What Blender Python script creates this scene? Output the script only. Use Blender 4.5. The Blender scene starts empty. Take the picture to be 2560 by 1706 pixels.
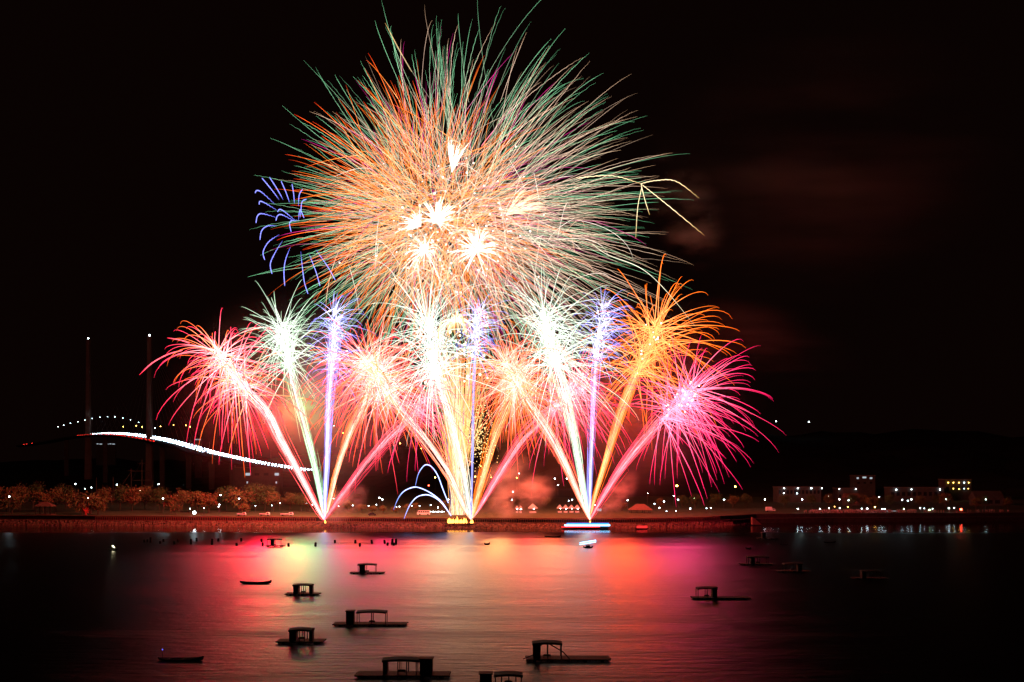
import bpy, math, random
import numpy as np
from mathutils import Vector

# ------------------------------------------------------------------ camera, world, exposure
sc = bpy.context.scene
col = sc.collection
F, HZ, CH = 2489.0, 1185.0, 28.0          # focal length in photo pixels, horizon row, camera height (m)
cd = bpy.data.cameras.new("camera"); cam = bpy.data.objects.new("camera", cd); col.objects.link(cam)
cam.location = (0, 0, CH); cam.rotation_euler = (math.radians(90), 0, 0)
cd.sensor_width = 36; cd.lens = 36 * F / 2560; cd.shift_y = (HZ - 853) / 2560
cd.clip_start = 0.5; cd.clip_end = 20000
sc.camera = cam
w = bpy.data.worlds.new("World"); sc.world = w; w.use_nodes = True
bg = w.node_tree.nodes["Background"]; bg.inputs[0].default_value = (0.0025, 0.0008, 0.0006, 1); bg.inputs[1].default_value = 1.0
sc.view_settings.view_transform = 'Standard'; sc.view_settings.look = 'None'
sc.view_settings.exposure = 0; sc.view_settings.gamma = 1
cy = sc.cycles
cy.max_bounces = 5; cy.diffuse_bounces = 1; cy.glossy_bounces = 3; cy.volume_bounces = 1
cy.transparent_max_bounces = 16; cy.use_denoising = True; cy.filter_width = 1.5
cy.caustics_reflective = False; cy.caustics_refractive = False
cy.sample_clamp_indirect = 12.0; cy.volume_max_steps = 96

R_ = random.Random(11)
rng = np.random.default_rng(5)


def at(px, py, Y):
    return Vector(((px - 1280) / F * Y, Y, CH + (HZ - py) / F * Y))


def wat(px, py, z=0.0):
    """the point of height z seen at photo pixel px, py"""
    Y = (CH - z) * F / (py - HZ)
    return Vector(((px - 1280) / F * Y, Y, z))


# ------------------------------------------------------------------ helpers
class MB:
    def __init__(s):
        s.v, s.f, s.m, s.c = [], [], [], []

    def add(s, vs, fs, mi=0, cs=None):
        b = len(s.v)
        s.v += [tuple(v) for v in vs]
        s.f += [tuple(b + i for i in f) for f in fs]
        s.m += [mi] * len(fs)
        if cs is not None:
            s.c += [tuple(c) for c in cs]

    def box(s, c, d, mi=0, rz=0.0):
        ca, sa = math.cos(rz), math.sin(rz)
        vs = []
        for z in (-.5, .5):
            for x, y in ((-.5, -.5), (.5, -.5), (.5, .5), (-.5, .5)):
                X, Y = x * d[0], y * d[1]
                vs.append((c[0] + X * ca - Y * sa, c[1] + X * sa + Y * ca, c[2] + z * d[2]))
        s.add(vs, [(3, 2, 1, 0), (4, 5, 6, 7), (0, 1, 5, 4), (1, 2, 6, 5), (2, 3, 7, 6), (3, 0, 4, 7)], mi)

    def tube(s, pts, rad, n=6, mi=0, cap=True):
        pts = [Vector(p) for p in pts]
        rr = rad if isinstance(rad, (list, tuple)) else [rad] * len(pts)
        vs, fs = [], []
        for i, p in enumerate(pts):
            t = (pts[min(i + 1, len(pts) - 1)] - pts[max(i - 1, 0)]).normalized()
            a = Vector((0, 1, 0)) if abs(t.y) < .9 else Vector((1, 0, 0))
            u = t.cross(a).normalized(); q = t.cross(u)
            for k in range(n):
                an = 2 * math.pi * k / n
                vs.append(p + (u * math.cos(an) + q * math.sin(an)) * rr[i])
        for i in range(len(pts) - 1):
            for k in range(n):
                fs.append((i * n + k, i * n + (k + 1) % n, (i + 1) * n + (k + 1) % n, (i + 1) * n + k))
        if cap:
            fs.append(tuple(range(n - 1, -1, -1))); fs.append(tuple((len(pts) - 1) * n + k for k in range(n)))
        s.add(vs, fs, mi)

    def ball(s, c, r, mi=0, nu=8, nv=5, cs=None):
        rx, ry, rz = r if isinstance(r, (list, tuple)) else (r, r, r)
        vs = [(c[0], c[1], c[2] - rz)]
        for j in range(1, nv):
            ph = -math.pi / 2 + math.pi * j / nv
            for i in range(nu):
                th = 2 * math.pi * i / nu
                vs.append((c[0] + rx * math.cos(ph) * math.cos(th), c[1] + ry * math.cos(ph) * math.sin(th), c[2] + rz * math.sin(ph)))
        vs.append((c[0], c[1], c[2] + rz)); T = len(vs) - 1
        fs = [(0, 1 + (i + 1) % nu, 1 + i) for i in range(nu)]
        for j in range(nv - 2):
            for i in range(nu):
                a = 1 + j * nu
                fs.append((a + i, a + (i + 1) % nu, a + nu + (i + 1) % nu, a + nu + i))
        a = 1 + (nv - 2) * nu
        fs += [(a + i, a + (i + 1) % nu, T) for i in range(nu)]
        s.add(vs, fs, mi, [cs] * len(vs) if cs is not None else None)

    def build(s, name, mats, parent=None, smooth=False, origin=None):
        me = bpy.data.meshes.new(name)
        vs = s.v
        if origin is not None:
            vs = [(v[0] - origin[0], v[1] - origin[1], v[2] - origin[2]) for v in vs]
        me.from_pydata(vs, [], s.f)
        mats = mats if isinstance(mats, (list, tuple)) else [mats]
        for m in mats:
            me.materials.append(m)
        if len(mats) > 1:
            me.polygons.foreach_set("material_index", s.m)
        if smooth:
            me.polygons.foreach_set("use_smooth", [True] * len(s.f))
        if s.c:
            at_ = me.attributes.new("glow", 'FLOAT_COLOR', 'POINT')
            at_.data.foreach_set("color", [x for c in s.c for x in (c[0], c[1], c[2], 1.0)])
        o = bpy.data.objects.new(name, me); col.objects.link(o)
        if parent is not None:
            o.parent = parent
        elif origin is not None:
            o.location = origin
        return o


def tag(o, label=None, cat=None, group=None, kind=None):
    if label: o["label"] = label
    if cat: o["category"] = cat
    if group: o["group"] = group
    if kind: o["kind"] = kind
    return o


def thing(name, label, cat, loc=(0, 0, 0), rz=0, group=None):
    o = bpy.data.objects.new(name, None); col.objects.link(o)
    o.location = loc; o.rotation_euler = (0, 0, rz); o.empty_display_size = .5
    return tag(o, label, cat, group)


def copy_thing(root, loc, rz=0.0, scale=None, label=None):
    r = root.copy(); col.objects.link(r); r.location = loc; r.rotation_euler = (0, 0, rz)
    if scale: r.scale = scale
    if label: r["label"] = label
    for ch in list(root.children):
        c = ch.copy(); col.objects.link(c); c.parent = r
        for g in list(ch.children):
            d = g.copy(); col.objects.link(d); d.parent = c
    return r


def mat(name, base, rough=.8, var=.25, scale=2.0, metal=0.0, spec=.3):
    m = bpy.data.materials.new(name); m.use_nodes = True
    nt = m.node_tree; b = nt.nodes["Principled BSDF"]
    b.inputs["Roughness"].default_value = rough; b.inputs["Metallic"].default_value = metal
    b.inputs["Specular IOR Level"].default_value = spec
    tc = nt.nodes.new("ShaderNodeTexCoord"); n = nt.nodes.new("ShaderNodeTexNoise")
    n.inputs["Scale"].default_value = scale; n.inputs["Detail"].default_value = 4
    nt.links.new(tc.outputs["Object"], n.inputs["Vector"])
    r = nt.nodes.new("ShaderNodeValToRGB")
    r.color_ramp.elements[0].position = .3; r.color_ramp.elements[1].position = .7
    r.color_ramp.elements[0].color = [c * (1 - var) for c in base] + [1]
    r.color_ramp.elements[1].color = [min(1, c * (1 + var)) for c in base] + [1]
    nt.links.new(n.outputs["Fac"], r.inputs["Fac"]); nt.links.new(r.outputs["Color"], b.inputs["Base Color"])
    return m


def emit(name, c, s, sampling='AUTO'):
    m = bpy.data.materials.new(name); m.use_nodes = True
    nt = m.node_tree; nt.nodes.clear()
    e = nt.nodes.new("ShaderNodeEmission"); e.inputs[0].default_value = (*c, 1); e.inputs[1].default_value = s
    o = nt.nodes.new("ShaderNodeOutputMaterial"); nt.links.new(e.outputs[0], o.inputs[0])
    m.cycles.emission_sampling = sampling
    return m


def star_mat():
    m = bpy.data.materials.new("star_light"); m.use_nodes = True
    nt = m.node_tree; nt.nodes.clear()
    a = nt.nodes.new("ShaderNodeAttribute"); a.attribute_name = "glow"
    e = nt.nodes.new("ShaderNodeEmission"); o = nt.nodes.new("ShaderNodeOutputMaterial")
    nt.links.new(a.outputs["Color"], e.inputs[0]); e.inputs[1].default_value = 1.0
    nt.links.new(e.outputs[0], o.inputs[0]); m.cycles.emission_sampling = 'NONE'
    return m


STAR = star_mat()
M = dict(
    rock=mat("red_lit_stone", (.08, .036, .026), .9, .75, .7), wall=mat("red_lit_concrete", (.17, .08, .06), .85, .3, .4),  # stone and concrete base colours carry the red of the firework light
    coping=mat("pale_coping", (.21, .09, .06), .85, .35, .5), shadewall=mat("shade_dark_wall", (.035, .02, .018), .8, .4, .5), soil=mat("park_grass", (.06, .07, .03), .95, .4, .3), hill=mat("hill_woods", (.032, .024, .016), .95, .5, .02),  # dark wall: recess shade and distance from the fireworks put into its colour
    asphalt=mat("asphalt", (.05, .05, .05), .8), concrete=mat("bridge_concrete", (.13, .11, .1), .8, .15, .1), pylonc=mat("pylon_concrete", (.3, .23, .2), .8, .15, .1),
    steel=mat("dark_steel", (.06, .06, .06), .5), bark=mat("bark", (.06, .045, .03), .95), wood=mat("weathered_wood", (.02, .016, .013), .85, .4, 3),
    tarp=mat("dark_tarp", (.03, .03, .035), .7), hull=mat("boat_hull", (.04, .035, .03), .7), foam=mat("foam_float", (.6, .58, .55), .8),
    white=mat("white_paint", (.75, .75, .75), .4, .06), glass=mat("window_glass", (.02, .02, .025), .1, .05, 1, 0, .6),
    tyre=mat("tyre_rubber", (.02, .02, .02), .9), drab=mat("drab_render", (.07, .065, .06), .9, .2, .3), plaster=mat("plaster", (.22, .2, .19), .85, .12, .3),
    rooft=mat("roof_tile", (.16, .08, .06), .8), redpaint=mat("red_paint", (.5, .03, .03), .6), darkcar=mat("dark_car_paint", (.03, .03, .035), .3, .1),
    canvas=mat("tent_canvas", (.4, .4, .42), .8, .06), cloth=mat("crowd_clothing", (.42, .3, .28), .9, .9, 1.2),
    leafA=mat("leaves_olive", (.13, .1, .035), .85, .5, .35), leafB=mat("leaves_green", (.07, .09, .028), .85, .5, .35), leafC=mat("leaves_brown", (.15, .088, .03), .85, .5, .35),
    lampw=emit("lamp_white", (.72, .94, 1.0), 24), lampy=emit("lamp_amber", (1, .58, .1), 26), lampr=emit("lamp_red", (1, .06, .03), 30), lampg=emit("lamp_green", (.5, 1, .45), 20),
    winw=emit("lit_window", (.75, .9, 1), .55), head=emit("headlight", (.62, .84, 1.0), 26, 'NONE'), tail=emit("tail_light", (1, .03, .02), 7, 'NONE'),
    flame=emit("flame", (1, .36, .06), 6), bluestrip=emit("blue_strip", (.02, .2, 1), 4), whitestrip=emit("white_strip", (.3, .68, 1), 4.5), redstrip=emit("red_strip", (1, .03, .03), 2.5),
)
ORD = ["first", "second", "third", "fourth", "fifth", "sixth", "seventh", "eighth", "ninth", "tenth", "eleventh", "twelfth", "thirteenth", "fourteenth", "fifteenth"]
LAND = [(106, "the shore gazebo"), (214, "the red branching sculpture"), (345, "the tall ship masts"), (486, "the dazzling floodlight"), (604, "the smallest parked truck"),
        (718, "the biggest parked truck"), (812, "the left launch fire"), (930, "the dark parked car"), (1060, "the parked bus"), (1145, "the big ground fire"),
        (1331, "the brightly lit tent"), (1475, "the right launch fire"), (1602, "the hipped pavilion"), (1926, "the box truck"), (2095, "the thickest part of the crowd"),
        (2240, "the white banner strip"), (2402, "the red beacon"), (2475, "the gabled house")]


def rel_labels(pxs, desc, land=LAND):
    near = []
    for px in pxs:
        L = min(land, key=lambda l: abs(l[0] - px)); near.append((L, "left" if px < L[0] else "right", abs(px - L[0])))
    out = []
    for (L, side, d) in near:
        k = sorted(x[2] for x in near if x[0] == L and x[1] == side).index(d)
        out.append(f"{desc}, {ORD[k]} to the {side} of {L[1]}")
    return out


# ------------------------------------------------------------------ setting: water, ground, bank, hills
def water_mat():
    m = bpy.data.materials.new("night_water"); m.use_nodes = True
    nt = m.node_tree; b = nt.nodes["Principled BSDF"]; N = nt.nodes.new; L = nt.links.new
    nt.nodes.remove(b); out = nt.nodes["Material Output"]
    b = N("ShaderNodeBsdfGlossy"); b.distribution = 'BECKMANN'; b.inputs["Color"].default_value = (1, 1, 1, 1)
    df = N("ShaderNodeBsdfDiffuse"); df.inputs["Color"].default_value = (.006, .006, .006, 1)
    fr = N("ShaderNodeFresnel"); fr.inputs["IOR"].default_value = 1.33; mx = N("ShaderNodeMixShader")
    L(fr.outputs[0], mx.inputs[0]); L(df.outputs[0], mx.inputs[1]); L(b.outputs[0], mx.inputs[2]); L(mx.outputs[0], out.inputs["Surface"])
    g = N("ShaderNodeNewGeometry")
    sep = N("ShaderNodeSeparateXYZ"); L(g.outputs["Position"], sep.inputs[0])
    # wind patches: slow noise, stretched across the view, bends the border of the calm strip under the bank
    mp = N("ShaderNodeMapping"); mp.inputs["Scale"].default_value = (.012, .05, 1); L(g.outputs["Position"], mp.inputs[0])
    n1 = N("ShaderNodeTexNoise"); n1.inputs["Scale"].default_value = 1; n1.inputs["Detail"].default_value = 5; L(mp.outputs[0], n1.inputs["Vector"])
    a = N("ShaderNodeMath"); a.operation = 'MULTIPLY_ADD'; a.inputs[1].default_value = 34; L(n1.outputs["Fac"], a.inputs[0]); L(sep.outputs["Y"], a.inputs[2])
    cr = N("ShaderNodeMapRange"); cr.inputs["From Min"].default_value = 120; cr.inputs["From Max"].default_value = 492
    cr.inputs["To Min"].default_value = .47; cr.inputs["To Max"].default_value = .31; L(a.outputs[0], cr.inputs["Value"])
    cr2 = N("ShaderNodeMapRange"); cr2.inputs["From Min"].default_value = 489; cr2.inputs["From Max"].default_value = 497
    cr2.inputs["To Min"].default_value = 1; cr2.inputs["To Max"].default_value = .22; cr2.interpolation_type = 'SMOOTHSTEP'; L(a.outputs[0], cr2.inputs["Value"])
    mu = N("ShaderNodeMath"); mu.operation = 'MULTIPLY'; L(cr.outputs[0], mu.inputs[0]); L(cr2.outputs[0], mu.inputs[1])
    # gusts: broad horizontal bands
    mp3 = N("ShaderNodeMapping"); mp3.inputs["Scale"].default_value = (.006, .09, 1); L(g.outputs["Position"], mp3.inputs[0])
    n3 = N("ShaderNodeTexNoise"); n3.inputs["Scale"].default_value = 1; n3.inputs["Detail"].default_value = 6; n3.inputs["Roughness"].default_value = .65; L(mp3.outputs[0], n3.inputs["Vector"])
    m3 = N("ShaderNodeMapRange"); m3.inputs["From Min"].default_value = .3; m3.inputs["From Max"].default_value = .7
    m3.inputs["To Min"].default_value = .75; m3.inputs["To Max"].default_value = 1.25; L(n3.outputs["Fac"], m3.inputs["Value"])
    mu3 = N("ShaderNodeMath"); mu3.operation = 'MULTIPLY'; L(mu.outputs[0], mu3.inputs[0]); L(m3.outputs[0], mu3.inputs[1])
    L(mu3.outputs[0], b.inputs["Roughness"])
    # wave facets face the viewer more than the mean surface does: the rougher the water, the less it mirrors at a glance
    r2 = N("ShaderNodeMath"); r2.operation = 'MULTIPLY'; L(mu.outputs[0], r2.inputs[0]); L(mu.outputs[0], r2.inputs[1])
    r3 = N("ShaderNodeMath"); r3.operation = 'MULTIPLY_ADD'; r3.inputs[1].default_value = -2.9; r3.inputs[2].default_value = 1.0; L(r2.outputs[0], r3.inputs[0])
    r4 = N("ShaderNodeMath"); r4.operation = 'MULTIPLY'; L(r3.outputs[0], r4.inputs[0]); L(fr.outputs[0], r4.inputs[1]); L(r4.outputs[0], mx.inputs[0])
    mp2 = N("ShaderNodeMapping"); mp2.inputs["Scale"].default_value = (.12, .62, 1); L(g.outputs["Position"], mp2.inputs[0])
    n2 = N("ShaderNodeTexNoise"); n2.inputs["Scale"].default_value = 1; n2.inputs["Detail"].default_value = 5; n2.inputs["Roughness"].default_value = .6; L(mp2.outputs[0], n2.inputs["Vector"])
    bp = N("ShaderNodeBump"); bp.inputs["Distance"].default_value = .8; L(n2.outputs["Fac"], bp.inputs["Height"])
    st = N("ShaderNodeMapRange"); st.inputs["From Min"].default_value = 130; st.inputs["From Max"].default_value = 470
    st.inputs["To Min"].default_value = .9; st.inputs["To Max"].default_value = .12; L(sep.outputs["Y"], st.inputs["Value"]); L(st.outputs[0], bp.inputs["Strength"])
    L(bp.outputs[0], b.inputs["Normal"])
    return m


SH = [(-900, 1312), (0, 1313), (400, 1316), (812, 1319), (1180, 1322), (1475, 1323), (1640, 1322), (1760, 1319), (1850, 1312), (1885, 1308.5), (2100, 1306), (2560, 1304), (3400, 1303)]
SHX = [wat(p, q).x for p, q in SH]; SHY = [wat(p, q).y for p, q in SH]


def shore(x):
    return float(np.interp(x, SHX, SHY))


b = MB(); xs = np.linspace(-3000, 3000, 2)
b.add([(-3000, -300, 0), (3000, -300, 0), (3000, 900, 0), (-3000, 900, 0)], [(0, 1, 2, 3)])
tag(b.build("water", water_mat()), kind="structure")
b = MB(); xs = list(np.linspace(-2600, 2600, 200)); vs = []; fs = []
for x in xs:
    y = shore(x); vs += [(x, y + 9, 4.9), (x, y + 60, 5.4), (x, 900, 7), (x, 9000, 8)]
for i in range(len(xs) - 1):
    for k in range(3):
        fs.append((i * 4 + k, (i + 1) * 4 + k, (i + 1) * 4 + k + 1, i * 4 + k + 1))
b.add(vs, fs); tag(b.build("ground", M["soil"]), kind="structure")

XQ = 133.0                                          # right of here the shore is a plain dark quay
b = MB(); vs, fs = [], []                           # riprap slope, jagged with stones
nx, nr = 1000, 8
for i in range(nx):
    x = -330 + (XQ + 334) * i / (nx - 1)
    for k in range(nr):
        t = k / (nr - 1); y = shore(x) - 1.5 + 8.2 * t
        low = 1.0 if x < 112 else max(.05, 1 - (x - 112) / 24)
        z = (-.5 + 3.1 * t) * low + (R_.uniform(-.5, .55) if 0 < k < nr - 1 else 0)
        vs.append((x + R_.uniform(-.3, .3), y + R_.uniform(-.4, .4), z))
for i in range(nx - 1):
    for k in range(nr - 1):
        fs.append((i * nr + k, (i + 1) * nr + k, (i + 1) * nr + k + 1, i * nr + k + 1))
b.add(vs, fs); tag(b.build("shore", M["rock"]), kind="structure")


def strip(name, m, xa, xb, prof_, n=160):
    """a profile (dy from the waterline, z) swept along the shore"""
    b = MB(); vs, fs = [], []; q = len(prof_)
    for x in np.linspace(xa, xb, n):
        y = shore(x); vs += [(x, y + dy, z) for dy, z in prof_]
    for i in range(n - 1):
        for k in range(q - 1): fs.append((i * q + k, (i + 1) * q + k, (i + 1) * q + k + 1, i * q + k + 1))
    b.add(vs, fs); return b.build(name, m)


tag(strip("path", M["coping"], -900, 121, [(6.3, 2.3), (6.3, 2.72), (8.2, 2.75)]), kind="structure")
tag(strip("seawall", M["shadewall"], -900, 121, [(8.2, 2.5), (8.25, 4.86)]), "long low dark seawall behind the riprap along the left and middle shore", "wall")
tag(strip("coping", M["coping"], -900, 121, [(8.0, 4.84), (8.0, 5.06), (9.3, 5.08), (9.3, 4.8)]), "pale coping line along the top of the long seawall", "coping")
tag(strip("quay_wall", M["shadewall"], 121, 1100, [(1.0, -1), (1.1, 2.6), (4.5, 2.7), (4.6, 4.9), (9.4, 5.0)]), "dark stepped quay wall below the crowd at right", "wall")

for lab, pa, pb_ in (("railing of close posts on the ledge at the far left shore", 232, 800), ("railing of close posts on the ledge behind the ground fire", 826, 1290), ("railing of close posts on the ledge behind the lit ferry", 1296, 1800)):
    xa, xb = wat(pa, 1300, 3).x, wat(pb_, 1300, 3).x; xm = (xa + xb) / 2
    bal = thing("balustrade", lab, "railing", (xm, shore(xm) + 7.4, 2.74)); o0 = bal.location
    for z, r in ((1.75, .13), (.2, .1)):
        b = MB(); b.tube([(x - o0.x, shore(x) + 7.4 - o0.y, z) for x in np.linspace(xa, xb, 40)], r, 5); b.build("rail", M["coping"], bal)
    pb = MB(); pb.box((0, 0, .85), (.5, .35, 1.7)); p0 = pb.build("post", M["coping"], bal)
    npst = int(min(98, (xb - xa) / 1.15))
    for i, x in enumerate(np.linspace(xa, xb, npst)):
        o = p0 if i == 0 else p0.copy()
        if i: col.objects.link(o)
        o.location = (x - o0.x, shore(x) + 7.4 - o0.y, 0)

# hills behind the park
b = MB(); vs, fs = [], []; n = 160
hx = [-3200, -1500, -900, -500, -200, 100, 420, 800, 1300, 3200]; hh = [60, 45, 52, 60, 90, 100, 96, 84, 70, 60]
for i in range(n):
    x = -3200 + 6400 * i / (n - 1); h = np.interp(x, hx, hh) * (1 + .08 * math.sin(x * .011) + .05 * math.sin(x * .037))
    for k in range(12):
        t = k / 11; y = np.interp(x, [-230, -60], [1500, 850]) + 900 * t
        vs.append((x, y, 6 + h * (3 * t * t - 2 * t ** 3) + (R_.uniform(-3, 4) if 0 < k else -4)))
for i in range(n - 1):
    for k in range(11):
        fs.append((i * 12 + k, (i + 1) * 12 + k, (i + 1) * 12 + k + 1, i * 12 + k + 1))
b.add(vs, fs); tag(b.build("hills", M["hill"]), kind="structure")


def hill_z(x, y):
    h = np.interp(x, hx, hh); t = min(1, max(0, (y - np.interp(x, [-230, -60], [1500, 850])) / 900)); return 6 + h * (3 * t * t - 2 * t ** 3)


# ------------------------------------------------------------------ cable-stayed bridge with traffic
RD = [(60, 1112, 2050), (110, 1105, 1950), (180, 1092, 1830), (240, 1085, 1730), (300, 1086, 1640), (370, 1095, 1540), (430, 1108, 1460), (500, 1128, 1380), (560, 1142, 1320), (640, 1159, 1260), (760, 1178, 1200)]
RDP = [at(*r) for r in RD]


def road(u, off=0.0, dz=0.0):
    """point at u in 0..1 along the deck, off metres to the far side"""
    q = u * (len(RDP) - 1); i = min(int(q), len(RDP) - 2); f = q - i
    P = [RDP[max(0, min(len(RDP) - 1, i + k))] for k in (-1, 0, 1, 2)]
    p = .5 * ((2 * P[1]) + (P[2] - P[0]) * f + (2 * P[0] - 5 * P[1] + 4 * P[2] - P[3]) * f * f + (3 * P[1] - P[0] - 3 * P[2] + P[3]) * f ** 3)
    t = (P[2] - P[1]).normalized(); s = Vector((-t.y, t.x, 0)).normalized()
    if s.y < 0: s = -s
    return p + s * off + Vector((0, 0, dz + off * .13)), t


br = thing("cable_stayed_bridge", "cable-stayed bridge on two slim pylons with a jammed roadway curving down", "bridge", RDP[4])
o0 = Vector(br.location)
b = MB(); vs, fs = [], []; n = 90
for i in range(n):
    u = i / (n - 1)
    for off, dz in ((-15, 0), (15, 0), (15, -1.8), (9, -4), (-9, -4), (-15, -1.8)):
        vs.append(road(u, off, dz - .6)[0] - o0)
for i in range(n - 1):
    for k in range(6):
        fs.append((i * 6 + k, (i + 1) * 6 + k, (i + 1) * 6 + (k + 1) % 6, i * 6 + (k + 1) % 6))
b.add(vs, fs); b.build("deck", M["asphalt"], br)
for side in (-15.3, 15.3):
    b = MB(); b.tube([road(i / 89, side, .5)[0] - o0 for i in range(90)], .25, 4); b.build("guard_rail", M["steel"], br)
for ppx, ptop, u in ((221, 848, 0), (374, 841, 0)):
    u = min(np.linspace(0, 1, 600), key=lambda q: abs((lambda p: 1280 + F * p.x / p.y)(road(q)[0]) - ppx))
    base, t = road(u); topz = CH + (HZ - ptop) / F * base.y
    b = MB()
    s = Vector((-t.y, t.x, 0)).normalized()
    for (z0, z1, w0, w1) in ((-2, base.z, 9, 6.5), (base.z, topz - 12, 6.5, 4.4), (topz - 12, topz, 4.6, 4.6)):
        vs = []
        for z, ww in ((z0, w0), (z1, w1)):
            for dx, dy in ((-1, -1), (1, -1), (1, 1), (-1, 1)):
                vs.append(Vector((base.x + dx * ww / 2 * 1.25, base.y + dy * ww / 2, z)) - o0)
        b.add(vs, [(3, 2, 1, 0), (4, 5, 6, 7), (0, 1, 5, 4), (1, 2, 6, 5), (2, 3, 7, 6), (3, 0, 4, 7)])
    py = b.build("pylon", M["pylonc"], br)
    lb = MB(); lb.ball(Vector((base.x, base.y, topz + 1.2)) - o0, 1.15); lb.build("beacon", M["lampw"], py)
    for sg in (-1, 1):
        for k in range(1, 11):
            q = u + sg * k * .021
            if q < 0: continue
            e = road(q, 0, .3)[0]
            cb = MB(); cb.tube([Vector((base.x, base.y, topz - 5 - (10 - k) * 4.5)) - o0, e - o0], .14, 4); cb.build("stay_cable", M["concrete"], br)
for u in (.18, .34, .56, .66, .75, .83, .91):
    p, t = road(u); b = MB(); b.box(Vector((p.x, p.y, (p.z - 4) / 2)) - o0, (7, 3.5, max(3, p.z - 4))); b.build("pier", M["concrete"], br)

# traffic: each car a mesh (body, cabin, wheels, lamps)


def car_mesh(name, lampm, rear):
    b = MB()
    b.box((0, 0, .62), (4.3, 1.75, .62), 0)
    vs = [(-1.6, -.8, .93), (1.2, -.8, .93), (1.2, .8, .93), (-1.6, .8, .93), (-1.1, -.7, 1.48), (.5, -.7, 1.48), (.5, .7, 1.48), (-1.1, .7, 1.48)]
    b.add(vs, [(4, 5, 6, 7), (0, 1, 5, 4), (1, 2, 6, 5), (2, 3, 7, 6), (3, 0, 4, 7)], 1)
    for x in (-1.35, 1.35):
        for y in (-.86, .86):
            b.tube([(x, y - .1, .33), (x, y + .1, .33)], .33, 8, 2)
    X = -2.2 if rear else 2.2
    for y in (-.62, .62):
        b.ball((X, y, .72), (.25, .5, .42) if not rear else (.2, .36, .3), 3, 6, 4)
    return b.build(name, [M["darkcar"], M["glass"], M["tyre"], lampm])


c0 = car_mesh("car", M["head"], False); tag(c0, "car with blazing white headlights in the packed stream down the bridge", "car", "cars coming down the bridge")
c1 = car_mesh("car", M["tail"], True); tag(c1, "car showing red tail lights on the near lanes of the bridge", "car", "cars climbing the bridge")


def put(c, first, u, off, away):
    o = c if first else c.copy()
    if not first: col.objects.link(o)
    p, t = road(u, off, -.58); o.location = p
    d = -t if away else t
    o.rotation_euler = (0, -math.asin(max(-1, min(1, d.z))), math.atan2(d.y, d.x))


US = np.linspace(0, 1, 1200); LEN = np.concatenate([[0], np.cumsum([(road(US[i + 1])[0] - road(US[i])[0]).length for i in range(1199)])])
def lanes(c, lanes_, u0, u1, gap, away, first):
    for lane in lanes_:
        d = np.interp(u0, US, LEN) + R_.uniform(0, gap)
        while d < np.interp(u1, US, LEN):
            put(c, first, float(np.interp(d, LEN, US)), lane, away); first = False
            d += gap * R_.uniform(.8, 1.25)
lanes(c0, (1, 5.5, 10, 14), .27, .72, 11, False, True)
lanes(c0, (3, 8, 12), .72, 1.0, 6.5, False, False)
lanes(c1, (-12.5, -9), .24, .56, 17, True, True)
for u in (.03, .045, .07):
    put(c1, False, u, -9, True)


# ------------------------------------------------------------------ lamps
def lamp_thing(name, label, head, ground, m, r=.33, arm=.6, group=None, cat="street lamp"):
    t = thing(name, label, cat, (head.x, head.y, ground), 0, group)
    h = head.z - ground
    b = MB(); b.tube([(0, 0, 0), (0, 0, h * .5), (0, 0, h + .12)], [.13, .1, .07], 6); b.tube([(0, 0, h + .1), (0, -arm * .6, h + .2)], .05, 5)
    b.build("pole", M["steel"], t)
    b = MB(); b.ball((0, -arm * .6, h), (r, r, r * .8)); b.build("lamp_head", m, t)
    return t


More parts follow.
